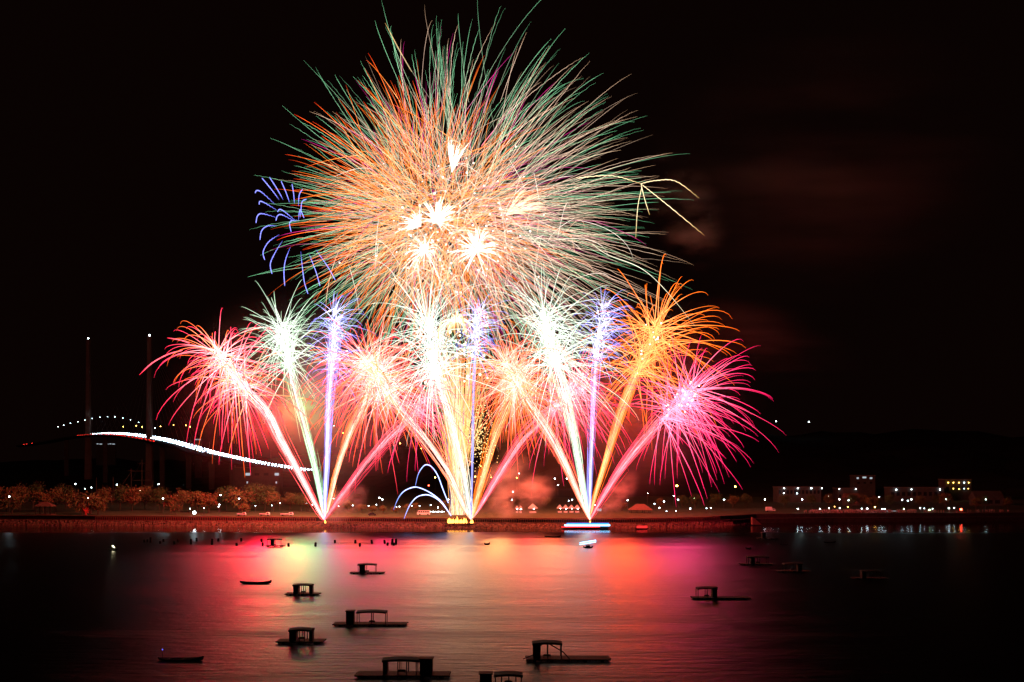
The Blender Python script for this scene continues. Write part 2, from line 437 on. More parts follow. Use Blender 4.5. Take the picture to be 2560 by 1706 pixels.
LW = [(24, 1242, 560, .42), (189, 1210, 700, .42), (293, 1212, 700, .42), (229, 1219, 690, .34), (213, 1222, 690, .26), (212, 1238, 620, .24), (221, 1245, 575, .36), (397, 1211, 700, .42), (366, 1228, 660, .26), (351, 1227, 660, .22),
      (388, 1232, 640, .24), (408, 1247, 556, .42), (446, 1239, 620, .32), (280, 1242, 610, .24), (552, 1238, 600, .42), (564, 1239, 620, .3), (598, 1247, 580, .36), (549, 1262, 565, .3), (547, 1267, 560, .26),
      (476, 1272, 552, .24), (510, 1271, 552, .24), (639, 1265, 570, .24), (680, 1264, 575, .24), (700, 1258, 590, .28), (767, 1259, 590, .3), (781, 1262, 585, .28), (834, 1247, 640, .3), (847, 1266, 575, .22),
      (882, 1264, 580, .26), (922, 1265, 580, .3), (941, 1262, 590, .26), (949, 1245, 640, .44), (956, 1249, 630, .4), (991, 1268, 570, .28), (999, 1267, 572, .28), (1030, 1265, 580, .24), (1049, 1265, 580, .24), (1077, 1263, 580, .26),
      (1095, 1269, 568, .34), (1121, 1249, 620, .3), (1282, 1230, 700, .44), (1280, 1250, 630, .34), (1387, 1197, 950, .56), (1395, 1213, 900, .6), (1417, 1197, 950, .5), (1298, 1184, 980, .4), (1430, 1250, 620, .32), (1422, 1252, 620, .24),
      (1569, 1251, 620, .42), (1488, 1263, 590, .3), (1619, 1234, 700, .26), (1684, 1240, 680, .34), (1695, 1250, 630, .44), (1660, 1254, 620, .4), (1636, 1260, 600, .3), (1648, 1270, 570, .4), (1725, 1272, 568, .36),
      (1766, 1271, 572, .26), (1777, 1270, 574, .3), (1690, 1280, 550, .22), (1666, 1281, 550, .22), (1810, 1250, 640, .44), (1912, 1249, 640, .44), (2005, 1249, 640, .42), (2098, 1249, 640, .36), (2121, 1251, 640, .36),
      (2197, 1243, 660, .34), (2197, 1249, 640, .38), (2255, 1250, 640, .3), (2269, 1252, 640, .3), (2278, 1249, 640, .36), (2364, 1249, 640, .36), (2464, 1249, 640, .36), (2071, 1241, 670, .24), (1994, 1279, 586, .36),
      (2049, 1283, 586, .26), (2072, 1279, 596, .28), (2099, 1278, 600, .34), (2154, 1287, 590, .26), (2168, 1287, 590, .38), (2205, 1290, 584, .24), (2211, 1290, 584, .28), (2300, 1279, 600, .26), (2372, 1282, 596, .34), (2385, 1277, 602, .24), (2331, 1290, 586, .22), (2310, 1284, 594, .2)]
ll = rel_labels([l[0] + l[1] * 1e-4 for l in LW], "white park lamp")
for (px_, py_, Y, r), lab in zip(LW, ll):
    h = at(px_, py_, Y); g = 5.2 if Y < 820 else hill_z(h.x, h.y) - .5
    lamp_thing("street_lamp", lab, Vector((h.x, h.y, max(h.z, g + 2.2))), g, M["lampw"], r, group="white lamps along the far shore")
h = at(486, 1282, 545)
t = thing("floodlight", "dazzling white floodlight on a short post at the seawall", "floodlight", (h.x, h.y, 5.1))
b = MB(); b.tube([(0, 0, 0), (0, 0, 1.6)], .12, 6); b.box((0, .12, h.z - 5.1), (1.5, .2, 1.3)); b.build("post", M["steel"], t)
b = MB(); b.ball((0, -.1, h.z - 5.1), (.85, .2, .8), 0, 10, 6); b.build("lens", M["lampw"], t)

LY = [(858, 1083, 1500, .6), (1000, 1109, 1350, .7), (1053, 1122, 1300, .7), (1088, 1194, 950, .7), (1188, 1192, 950, .7), (1228, 1194, 950, .4), (1292, 1195, 950, .5), (1692, 1215, 860, .95), (1838, 1217, 900, .8),
      (2119, 1268, 610, .28), (2187, 1268, 610, .4), (2086, 1267, 610, .2), (1202, 1166, 1100, .4)]
ll = rel_labels([l[0] for l in LY], "amber lamp on the dark hillside", LAND)
for (px_, py_, Y, r), lab in zip(LY, ll):
    h = at(px_, py_, Y); g = 5.2 if Y < 820 else min(h.z - 3, hill_z(h.x, h.y))
    if Y < 820: lab = lab.replace("on the dark hillside", "in the park")
    lamp_thing("street_lamp", lab, h, g, M["lampy"], r, group="amber lamps on the hillside")
for (px_, py_, Y, r, lab) in ((1072, 1214, 900, .6, "red warning lamp on a pole on the slope above the bus"), (2402, 1274, 600, .75, "big red beacon shining on a pole beside the crowd")):
    h = at(px_, py_, Y); lamp_thing("beacon_light", lab, h, 5.2 if Y < 820 else hill_z(h.x, h.y) - .5, M["lampr"], r, cat="beacon")
for (px_, py_, Y, r, lab) in ((2323, 1275, 604, .42, "green tinted lamp between the white banner strip and red beacon"), (2259, 1273, 606, .36, "small green lamp just beyond the right end of the white banner strip"), (1736, 1246, 650, .5, "green lamp shining inside a tree right of the pavilion")):
    h = at(px_, py_, Y); lamp_thing("street_lamp", lab, h, 5.2, M["lampg"], r)
for (px_, py_, lab) in ((1940, 1054, "white lamp on a ridge mast, nearer to the pink comet"), (2022, 1055, "white lamp on a ridge mast, farther from the pink comet"), (835, 1065, "white lamp high on the ridge between red and orange comets"), (1670, 1084, "faint white lamp on the ridge under the pink comet")):
    h = at(px_, py_, 1620); g = min(h.z - 5, hill_z(h.x, h.y)); lamp_thing("ridge_lamp", lab, h, g, M["lampw"], .9 if px_ > 1900 else .5, cat="lamp")

# bridge lamps stand on the far edge of the deck; amber ones on the road beyond
z1 = lambda x, y: (x * .37, 780 + y * .37)
BL = [(394, 777), (432, 766), (478, 754), (527, 743), (575, 732), (625, 720), (676, 712), (727, 708), (778, 710), (831, 718), (884, 730), (938, 748), (993, 766), (1048, 785)]
for k, (zx, zy) in enumerate(BL):
    px_, py_ = z1(zx, zy)
    u = min(np.linspace(0, 1, 800), key=lambda q: abs((lambda p: 1280 + F * p.x / p.y)(road(q, 15.5)[0]) - px_))
    p = road(u, 15.5)[0]; head = at(px_, py_, p.y); head.x = p.x
    lamp_thing("bridge_lamp", f"tall lamp post on the bridge deck, {ORD[k]} from its far left end", head, p.z, M["lampw"], .5, 1.2, "lamp posts on the bridge")
for k, (zx, z0, zt) in enumerate(((1287, 905, 850), (1415, 960, 880), (1685, 1000, 940), (1830, 1040, 935))):
    px_, py_ = z1(zx, zt)
    u = min(np.linspace(0, 1, 800), key=lambda q: abs((lambda p: 1280 + F * p.x / p.y)(road(q, 15.5)[0]) - px_))
    p = road(u, 15.5)[0]; head = at(px_, py_, p.y)
    t = thing("lamp_post", f"unlit grey lamp post on the descending bridge ramp, {ORD[k]} from the pylon", "lamp post", (p.x, p.y, p.z), 0, "unlit posts on the bridge ramp")
    hh_ = head.z - p.z; b = MB(); b.tube([(0, 0, 0), (0, 0, hh_)], [.35, .2], 6); b.build("pole", M["concrete"], t)
    b = MB(); b.box((0, -1.2, hh_), (.7, 2.4, .25)); b.build("lamp_head", M["steel"], t)
AM = [(833, 776), (921, 770), (962, 778), (1085, 774), (1174, 764), (1257, 767), (1285, 777)]
for k, (zx, zy) in enumerate(AM):
    px_, py_ = z1(zx, zy); h = at(px_, py_, 1900); lamp_thing("street_lamp", f"amber lamp on a mast beyond the bridge, {ORD[k]} from its left", h, 6, M["lampy"], .8, group="amber lamps beyond the bridge")
# ------------------------------------------------------------------ trees


def make_tree(kind, leafm, h, wd, seed, leaves):
    rr = random.Random(seed)
    t = thing(kind, "tree", "tree")
    b = MB(); lean = rr.uniform(-.4, .4)
    b.tube([(0, 0, -.3), (lean * .3, 0, h * .2), (lean, .2, h * .55)], [.32, .24, .12], 7)
    tips = []
    for k in range(7):
        an = k * 2.4 + rr.random(); r = wd * rr.uniform(.3, .75); z = h * rr.uniform(.45, .85)
        e = (lean + r * math.cos(an), r * math.sin(an), z); tips.append(e)
        b.tube([(lean * .5, .1, h * rr.uniform(.22, .4)), (lean + .5 * r * math.cos(an), .5 * r * math.sin(an), z * .75), e], [.14, .08, .03], 5)
    b.build("trunk", M["bark"], t)
    b = MB()
    cl = tips + [(lean + rr.uniform(-.6, .6) * wd, rr.uniform(-.6, .6) * wd, h * rr.uniform(.42, .93)) for _ in range(13)]
    for _ in range(leaves):
        c = rr.choice(cl); q = wd * .42
        p = Vector((c[0] + rr.gauss(0, q * .5), c[1] + rr.gauss(0, q * .5), c[2] + rr.gauss(0, q * .42)))
        if p.z < h * .18: continue
        s = rr.uniform(.22, .5)
        a = Vector((rr.gauss(0, 1), rr.gauss(0, 1), rr.gauss(0, 1))).normalized(); u = a.orthogonal().normalized(); v = a.cross(u)
        b.add([p - u * s, p - v * s * .6, p + u * s, p + v * s * .6], [(0, 1, 2, 3)])
    b.build("crown", leafm, t)
    return t


T = [make_tree("broadleaf_tree", M["leafA"], 11, 4.6, 1, 1300), make_tree("broadleaf_tree", M["leafB"], 12.5, 5.2, 2, 1500), make_tree("broadleaf_tree", M["leafC"], 9.5, 4.4, 3, 1100), make_tree("bushy_tree", M["leafA"], 6, 3.6, 4, 800), make_tree("broadleaf_tree", M["leafB"], 14, 6.4, 5, 1800)]
TR = []      # px, top py, Y, kind
tr_left = [(18, 1222, 590, 2), (50, 1216, 600, 0), (82, 1208, 640, 1), (108, 1232, 585, 2), (140, 1222, 600, 0), (165, 1214, 640, 1), (196, 1232, 590, 3), (226, 1240, 566, 3), (258, 1222, 600, 0), (300, 1214, 620, 1), (330, 1222, 600, 2),
           (362, 1218, 620, 0), (398, 1222, 610, 4), (428, 1240, 575, 2), (455, 1226, 610, 0), (492, 1234, 590, 3), (522, 1236, 575, 2), (566, 1218, 610, 1), (604, 1226, 590, 3), (632, 1212, 610, 4), (662, 1216, 605, 4), (684, 1230, 590, 0),
           (725, 1232, 610, 0), (752, 1234, 600, 1), (775, 1244, 585, 2), (30, 1246, 570, 3), (205, 1262, 556, 3), (245, 1258, 558, 3), (440, 1262, 560, 3), (610, 1262, 560, 3)]
tr_mid = [(870, 1254, 600, 3), (905, 1262, 580, 3), (930, 1266, 572, 3), (958, 1266, 570, 3), (990, 1268, 568, 3), (1020, 1262, 575, 3), (1040, 1258, 590, 0), (1110, 1252, 600, 0), (1230, 1248, 620, 1), (1262, 1252, 610, 0), (1365, 1244, 640, 4), (1455, 1246, 640, 1), (1520, 1250, 620, 0), (1555, 1256, 600, 3)]
tr_right = [(1650, 1246, 640, 0), (1706, 1240, 650, 4), (1738, 1236, 640, 1), (1790, 1236, 660, 4), (1832, 1240, 650, 0), (1868, 1236, 660, 1), (1962, 1238, 660, 4), (2030, 1238, 660, 1), (2072, 1236, 660, 0), (2128, 1236, 640, 1), (2160, 1238, 640, 0), (2182, 1244, 620, 3), (2225, 1238, 660, 4), (2300, 1240, 650, 0), (2342, 1238, 650, 1), (2366, 1236, 640, 2), (2440, 1246, 620, 0), (2456, 1240, 640, 1), (2520, 1246, 630, 0)]
allt = tr_left + tr_mid + tr_right
DESC = ["olive loose crowned tree", "tall green tree", "brownish tree", "low bushy tree", "wide green tree"]
labs = [None] * len(allt)
for kd in range(5):
    ids = [i for i, t in enumerate(allt) if t[3] == kd]
    for i, lab in zip(ids, rel_labels([allt[i][0] + allt[i][1] * 1e-4 for i in ids], DESC[kd])):
        labs[i] = lab
used = set()
HT = [11, 12.5, 9.5, 6, 14]
for (px_, tp, Y, kd), lab in zip(allt, labs):
    p = at(px_, tp, Y); s = max(.5, (p.z - 5.2) / HT[kd]); grp = "park trees along the far shore"
    if kd in used:
        o = copy_thing(T[kd], (p.x, Y, 5.2), R_.uniform(0, 6.28), (s * R_.uniform(.9, 1.2), s, s), lab)
    else:
        used.add(kd); o = T[kd]; o.location = (p.x, Y, 5.2); o.scale = (s, s, s); o["label"] = lab
    o["group"] = grp


# ------------------------------------------------------------------ vehicles and buildings on the shore
def truck(name, label, px0, px1, Y, boxed=False):
    p = at((px0 + px1) / 2, 1290, Y); L = (px1 - px0) / F * Y
    t = thing(name, label, "truck", (p.x, Y, 5.15)); s = L / 5.2
    def bm(): return MB()
    b = MB(); b.box((-.9 * s, 0, .85), (3.3 * s, 1.7, .14)); b.box((0, 0, .6), (5 * s, .9, .25))
    if boxed: b.box((-.9 * s, 0, 1.95), (3.2 * s, 1.9, 2.0))
    else:
        for y in (-.85, .85): b.box((-.9 * s, y, 1.1), (3.3 * s, .06, .4))
        b.box((-2.52 * s, 0, 1.1), (.06, 1.64, .4))
    b.build("cargo_bed", M["white"], t)
    b = MB(); vs = []
    for y in (-.82, .82):
        vs += [(.85 * s, y, .5), (2.5 * s, y, .5), (2.5 * s, y, 1.15), (2.05 * s, y, 2.0), (.85 * s, y, 2.0)]
    b.add(vs, [(4, 3, 2, 1, 0), (5, 6, 7, 8, 9)] + [(i, (i + 1) % 5, 5 + (i + 1) % 5, 5 + i) for i in range(5)])
    cab = b.build("cab", M["white"], t)
    b = MB()
    for y in (-.835, .835): b.add([(1.15 * s, y, 1.25), (2.2 * s, y, 1.25), (1.98 * s, y, 1.85), (1.15 * s, y, 1.85)], [(0, 1, 2, 3)])
    b.build("window", M["glass"], cab)
    for x in (-1.7, 1.65):
        for y in (-.75, .75):
            b = MB(); b.tube([(x * s, y - .12, .38), (x * s, y + .12, .38)], .38, 12); b.build("wheel", M["tyre"], t)
    return t


truck("flatbed_truck", "small white flatbed truck with low sides, leftmost of the parked trucks", 593, 615, 540)
truck("flatbed_truck", "white flatbed truck parked in the middle of the three trucks", 649, 675, 540)
truck("flatbed_truck", "largest white flatbed truck, parked nearest the red comet's launch fire", 701, 734, 540)
truck("box_truck", "white box truck parked alone at the dark right end of the railing", 1914, 1938, 600, True)
p = at(931, 1290, 545)
t = thing("parked_car", "dark car parked under low trees left of the blue fountain arcs", "car", (p.x, 545, 5.15))
b = MB(); b.box((0, 0, .65), (4.4, 1.8, .65)); b.build("body", M["darkcar"], t)
b = MB(); b.add([(-1.7, -.8, .975), (1.2, -.8, .975), (1.2, .8, .975), (-1.7, .8, .975), (-1.3, -.7, 1.6), (.5, -.7, 1.6), (.5, .7, 1.6), (-1.3, .7, 1.6)], [(4, 5, 6, 7), (0, 1, 5, 4), (1, 2, 6, 5), (2, 3, 7, 6), (3, 0, 4, 7)]); b.build("window", M["glass"], t)
for x in (-1.4, 1.4):
    for y in (-.88, .88):
        b = MB(); b.tube([(x, y - .1, .35), (x, y + .1, .35)], .35, 12); b.build("wheel", M["tyre"], t)
p = at(1060, 1290, 548)
t = thing("bus", "white minibus parked left of the big ground fire, windows dark", "bus", (p.x, 548, 5.15))
b = MB(); b.box((0, 0, 1.55), (6.6, 2.1, 2.2)); b.box((-3.55, 0, 1.1), (.5, 2.0, 1.2)); b.build("body", M["white"], t)
for k in range(5):
    b = MB(); b.box((-2.5 + 1.2 * k, -1.06, 2.0), (.95, .06, .75)); b.build("window", M["glass"], t)
for x in (-2.2, 2.2):
    for y in (-.95, .95):
        b = MB(); b.tube([(x, y - .15, .45), (x, y + .15, .45)], .45, 12); b.build("wheel", M["tyre"], t)
p = at(1088, 1283, 556)
t = thing("string_lights", "row of small white bulbs strung on posts right of the minibus", "string lights", (p.x, 556, 5.15))
b = MB()
for x in (-5, 0, 5): b.tube([(x, 0, 0), (x, 0, 1.9)], .05, 5)
b.tube([(-5, 0, 1.9), (0, 0, 1.8), (5, 0, 1.9)], .03, 4); b.build("post", M["steel"], t)
for k in range(13):
    b = MB(); b.ball((-5 + 10 * k / 12, -.05, 1.72), .13 + .05 * (k % 3)); b.build("bulb", M["lampw"], t)


def gable(name, label, px0, px1, py_e, py_r, Y, wallm, roofm, hip=False, base=5.1, wins=0, cat="building", openw=False, depth=8, winm=None):
    x0, x1 = at(px0, 0, Y).x, at(px1, 0, Y).x; e = at(0, py_e, Y).z - base; r = at(0, py_r, Y).z - base; L = x1 - x0
    t = thing(name, label, cat, ((x0 + x1) / 2, Y + depth / 2, base)); d = depth / 2
    b = MB()
    if openw:
        for x in (-.42, -.14, .14, .42):
            for y in (-d * .85, d * .85):
                q = MB(); q.box((x * L, y, e / 2), (.3, .3, e)); q.build("post", wallm, t)
        b.box((0, 0, .15), (L * .95, depth * .95, .3)); b.build("floor_slab", M["wall"], t)
    else:
        b.box((0, 0, e / 2), (L * .94, depth * .94, e)); b.build("wall", wallm, t)
    b = MB(); i = L * .32 if hip else 0
    h = L / 2
    vs = [(-h, -d, e), (h, -d, e), (h, d, e), (-h, d, e), (-h + i, 0, r), (h - i, 0, r), (-h, -d, e - .2), (h, -d, e - .2), (h, d, e - .2), (-h, d, e - .2)]
    b.add(vs, [(0, 1, 5, 4), (2, 3, 4, 5), (1, 2, 5), (3, 0, 4), (0, 6, 7, 1), (1, 7, 8, 2), (2, 8, 9, 3), (3, 9, 6, 0), (9, 8, 7, 6)]); b.build("roof", roofm, t)
    for k in range(wins):
        wx = -L * .38 + L * .76 * (k + .5) / wins
        q = MB(); q.box((wx, -d * .94 - .02, e * .55), (L * .5 / wins, .1, e * .45)); q.build("window", winm or M["glass"], t)
    return t


gable("gazebo", "small open gazebo with a red hipped roof among the trees at far left", 84, 129, 1266, 1256, 556, M["wood"], M["rooft"], True, openw=True, cat="gazebo", depth=6)
gable("pavilion", "large open pavilion with a hipped roof right of the ferry", 1574, 1632, 1275, 1261, 570, M["wood"], M["rooft"], True, openw=True, cat="pavilion", depth=9)
gable("gabled_house", "dark house with a wide gable roof at the far right of the park", 2440, 2512, 1246, 1228, 700, M["drab"], M["drab"], False, wins=3, depth=12)
gable("sloped_roof_shed", "low shed with a red pitched roof behind the crowd", 2114, 2152, 1244, 1234, 690, M["drab"], M["rooft"], False, wins=2, depth=8)


def block(name, label, px0, px1, py_t, Y, wallm, rows, lit=(), lamps=(), base=5.1, depth=12):
    x0, x1 = at(px0, 0, Y).x, at(px1, 0, Y).x; h = at(0, py_t, Y).z - base; L = x1 - x0
    t = thing(name, label, "building", ((x0 + x1) / 2, Y + depth / 2, base))
    b = MB(); b.box((0, 0, h / 2), (L, depth, h)); b.build("wall", wallm, t)
    b = MB(); b.box((0, 0, h + .3), (L + .8, depth + .8, .6)); b.build("roof", M["concrete"], t)
    for (fx, fz, fw, fh, on) in rows:
        q = MB(); q.box((-L / 2 + fx * L, -depth / 2 - .04, fz * h), (fw * L, .12, fh * h)); q.build("window", M["winw"] if on else M["glass"], t)
    for (lx, ly, m, r) in lamps:
        p = at(lx, ly, Y); q = MB(); q.ball((p.x - (x0 + x1) / 2, -depth / 2 - .5, p.z - base), r * .62); q.build("wall_lamp", m, t)
    return t


rows = [(.06 + .088 * k, .72, .05, .22, False) for k in range(11)]
block("long_hall", "long pale hall with bright lamps under its eaves, above the box truck", 1943, 2053, 1219, 760, M["drab"], rows, lamps=[(1960, 1221, M["lampw"], .6), (1994, 1221, M["lampw"], .6), (2028, 1221, M["lampw"], .65), (2054, 1221, M["lampw"], .5), (1959, 1233, M["lampw"], .5), (1992, 1234, M["lampw"], .45)])
block("low_hall", "low dark hall with two eave lamps right of the long pale hall", 2095, 2145, 1222, 770, M["drab"], [(.2 * k + .1, .5, .1, .2, False) for k in range(5)], lamps=[(2098, 1223, M["lampw"], .45), (2139, 1223, M["lampw"], .5)])
block("office_block", "dark office block with three lit windows near its roof", 2136, 2188, 1190, 900, M["drab"], [(.16, .9, .1, .07, True), (.48, .93, .18, .07, True), (.8, .9, .12, .07, True), (.2, .7, .12, .08, False), (.5, .7, .12, .08, False), (.8, .7, .12, .08, False)])
block("long_low_building", "long low dark building with three wall lamps left of the amber-lit one", 2225, 2360, 1220, 780, M["drab"], [(.05 + .1 * k, .6, .06, .25, False) for k in range(10)], lamps=[(2240, 1225, M["lampw"], .75), (2278, 1224, M["lampw"], .5), (2349, 1224, M["lampw"], .65)])
block("amber_lit_building", "two storey building with rows of amber lamps", 2362, 2428, 1200, 800, M["drab"], [(.1 + .2 * k, .62, .1, .16, False) for k in range(5)], lamps=[(2370, 1207, M["lampy"], .5), (2383, 1207, M["lampy"], .5), (2397, 1207, M["lampy"], .5), (2410, 1207, M["lampw"], .5), (2421, 1207, M["lampy"], .5), (2383, 1222, M["lampy"], .42), (2397, 1223, M["lampy"], .42), (2410, 1222, M["lampw"], .42), (2420, 1222, M["lampy"], .36)])
block("apartment_block", "dark block with four faintly lit windows below the bridge ramp", 585, 700, 1170, 980, M["drab"], [(.3, .78, .1, .09, True), (.93, .78, .09, .09, True), (.29, .5, .03, .07, True), (.92, .5, .03, .07, True), (.5, .78, .1, .09, False), (.7, .78, .1, .09, False)])


def tent(name, label, px0, px1, py_e, py_t, Y, n, lamp_r):
    x0, x1 = at(px0, 0, Y).x, at(px1, 0, Y).x; e = at(0, py_e, Y).z - 5.1; tp = at(0, py_t, Y).z - 5.1; L = (x1 - x0)
    t = thing(name, label, "tent", ((x0 + x1) / 2, Y, 5.1)); w_ = L / n
    for k in range(n):
        cx = -L / 2 + w_ * (k + .5)
        b = MB(); vs = [(cx - w_ / 2, -2, e), (cx + w_ / 2, -2, e), (cx + w_ / 2, 2, e), (cx - w_ / 2, 2, e), (cx, 0, tp), (cx - w_ / 2, -2, e - .35), (cx + w_ / 2, -2, e - .35), (cx + w_ / 2, 2, e - .35), (cx - w_ / 2, 2, e - .35)]
        b.add(vs, [(0, 1, 4), (1, 2, 4), (2, 3, 4), (3, 0, 4), (0, 5, 6, 1), (1, 6, 7, 2), (2, 7, 8, 3), (3, 8, 5, 0)]); b.build("canopy", M["canvas"], t)
        for sx in (-.47, .47):
            for sy in (-1.9, 1.9):
                q = MB(); q.tube([(cx + sx * w_, sy, 0), (cx + sx * w_, sy, e - .02)], .05, 5); q.build("leg", M["steel"], t)
        q = MB(); q.ball((cx + .1 * w_, -1.2, e - .35), lamp_r * (1 if k % 2 else .7)); q.build("lamp", M["lampw"], t)
        q = MB(); q.box((cx, -1.2, .8), (w_ * .7, .8, .9)); q.build("counter", M["canvas"], t)
    return t


tent("market_tent", "brightly lit white tent with a pointed top between the pink and white comets", 1320, 1344, 1270, 1259, 575, 1, .5)
tent("market_tent", "smaller lit tent with bulbs just left of the bright pointed tent", 1288, 1306, 1271, 1264, 578, 2, .45)
tent("market_tent", "row of four joined lit tents behind the white comet's foot", 1392, 1450, 1270, 1262, 580, 4, .4)
p = at(1498, 1275, 575); t = thing("lit_screen", "small pale blue lit screen on legs right of the ferry's launch fire", "screen", (p.x, 575, 5.1))
b = MB(); b.box((0, 0, p.z - 5.1), (2.6, .1, 1.5)); b.build("panel", M["winw"], t); b = MB(); b.box((-1, .1, .8), (.1, .1, 1.6)); b.box((1, .1, .8), (.1, .1, 1.6)); b.build("leg", M["steel"], t)
p = at(2229, 1278, 600); t = thing("banner_strip", "thin white lit banner strip held up over the crowd", "banner", (p.x, 600, 5.1))
b = MB(); b.box((0, 0, p.z - 5.1), (8, .1, .28)); b.build("panel", M["winw"], t); b = MB(); [b.box((x, .1, (p.z - 5.2) / 2), (.1, .1, p.z - 5.2)) for x in (-3.8, 3.8)]; b.build("post", M["steel"], t)
# boat ramp wedge beside the right end of the railing
a0 = wat(1881, 1301, 3.0); b = MB(); b.add([(a0.x, a0.y, .6), (a0.x + 5, a0.y, .6), (a0.x + 5, a0.y + 3, .6), (a0.x, a0.y + 3, .6), (a0.x, a0.y, 4.6), (a0.x, a0.y + 3, 4.6), (a0.x + 1.2, a0.y, 4.0), (a0.x + 1.2, a0.y + 3, 4.0)], [(0, 1, 6, 4), (1, 2, 7, 6), (2, 3, 5, 7), (4, 6, 7, 5), (3, 0, 4, 5), (3, 2, 1, 0)])
tag(b.build("stair_block", M["wall"], origin=a0), "wedge shaped concrete stair block on the quay left of the box truck", "stairs")
# red branching sculpture
p = at(214, 1290, 548); t = thing("sculpture", "bright red branching sculpture on the shore path at left", "sculpture", (p.x, 548, 5.1))
b = MB(); b.box((0, 0, .25), (1.6, 1.6, .5)); b.build("plinth", M["wall"], t)
b = MB(); b.tube([(0, 0, .5), (0, 0, 1.8), (.1, 0, 4.4)], [.5, .42, .14], 8)
for e in ((-2.2, 0, 2.7), (2.1, .2, 3.0), (-1.5, -.3, 4.0), (1.3, .2, 4.3), (-1.6, 0, 1.2), (1.7, 0, 1.3)):
    b.tube([(0, 0, 1.9), (e[0] * .6, e[1], 1.9 + (e[2] - 1.9) * .5), e], [.36, .3, .12], 7)
b.build("branches", M["redpaint"], t)
# tall ship: only its rig shows over the trees
p = at(345, 1250, 760)
t = thing("tall_ship", "moored tall ship whose masts and yards rise behind the trees", "ship", (p.x, 760, 5))
b = MB(); vs, fs = [], []; n = 12
for i in range(n):
    u = i / (n - 1); x = -19 + 38 * u; ww = 4.2 * math.sin(math.pi * min(1, .12 + u * .88)) ** .5 + .1; z = 3.4 + 2.2 * (2 * u - 1) ** 2
    vs += [(x, -ww, z), (x, -ww * .7, .5), (x, ww * .7, .5), (x, ww, z)]
for i in range(n - 1):
    for k in range(4): fs.append((i * 4 + k, (i + 1) * 4 + k, (i + 1) * 4 + (k + 1) % 4, i * 4 + (k + 1) % 4))
b.add(vs, fs + [(0, 1, 2, 3), tuple(range((n - 1) * 4 + 3, (n - 1) * 4 - 1, -1))]); b.build("hull", M["wood"], t)
def zz(py): return at(0, py, 760).z - 5
def xx(px): return at(px, 0, 760).x - p.x
for mx, mt, yards in ((355, 1150, ((1158, 344, 371), (1178, 330, 375), (1201, 331, 376))), (328, 1172, ((1177, 320, 338),)), (283, 1193, ()), (241, 1194, ())):
    b = MB(); b.tube([(xx(mx), 0, 2), (xx(mx), 0, zz(mt))], [.42, .22], 7); ms = b.build("mast", M["bark"], t)
    for yy, a, c in yards:
        b = MB(); b.tube([(xx(a), -.5, zz(yy) - .2), (xx((a + c) / 2), -.5, zz(yy)), (xx(c), -.5, zz(yy) - .2)], [.14, .24, .14], 6); b.build("yard", M["bark"], ms)
b = MB(); b.tube([(xx(328), 0, zz(1180)), (xx(303), 0, zz(1217))], .2, 5); b.tube([(xx(355), 0, zz(1152)), (xx(330), 0, zz(1200))], .07, 4); b.tube([(xx(355), 0, zz(1152)), (xx(376), 0, zz(1205))], .07, 4); b.build("rigging", M["bark"], t)
# lights seen low under the bridge: a moored lit ferry landing
for (px0, px1, py_, Y, lab) in ((240, 288, 1108.5, 2150, "distant lit pier seen under the crest of the bridge"), (487, 502, 1097, 1800, "small lit building roof beyond the bridge ramp")):
    p = at((px0 + px1) / 2, py_, Y); L = (px1 - px0) / F * Y
    t = thing("lit_terminal", lab, "building", (p.x, Y, 6)); h_ = p.z - 6
    b = MB(); b.box((0, 3, h_ / 2), (L, 6, h_)); b.build("wall", M["plaster"], t)
    for k in range(6):
        q = MB(); q.box((-L / 2 + L * (k + .5) / 6, -.1, h_ - 1.4 - (k % 2) * .5), (L / 11 * (1 + .5 * (k % 2)), .3, 1.6)); q.build("window", M["winw"], t)

# crowd on the right quay: one mass of standing people
b = MB()
def person(b, x, y, z, h, rz, arm):
    ca, sa = math.cos(rz), math.sin(rz)
    def P(u, v, q): return (x + u * ca - v * sa, y + u * sa + v * ca, z + q * h)
    for s_ in (-1, 1):
        b.tube([P(s_ * .07, 0, .5), P(s_ * .085, .01, .26), P(s_ * .09, -.01, 0)], [.085, .062, .05], 5)
        e = P(s_ * .22, -.25, .78) if arm and s_ > 0 else P(s_ * .27, -.02, .4)
        b.tube([P(s_ * .19, 0, .79), P(s_ * .26, -.03, .62), e], [.055, .045, .035], 4)
    b.tube([P(0, 0, .47), P(0, 0, .6), P(0, 0, .77), P(0, 0, .83)], [.16, .15, .19, .07], 7)
    b.ball(P(0, 0, .92), (.09, .1, .125), 0, 6, 5)
for k in range(430):
    u = R_.random(); px_ = R_.choice([R_.uniform(2010, 2535), R_.gauss(2110, 55), R_.gauss(2200, 70)])
    if not 2005 < px_ < 2540: continue
    Y = R_.uniform(576, 606); x = (px_ - 1280) / F * Y
    person(b, x, max(Y, shore(x) + 10), 5.0, R_.uniform(1.55, 1.8), R_.uniform(-.5, .5), R_.random() < .2)
tag(b.build("crowd", M["cloth"]), "dense crowd of standing spectators on the quay at right", "crowd", kind="stuff")

# ------------------------------------------------------------------ rafts, boats and stakes on the water


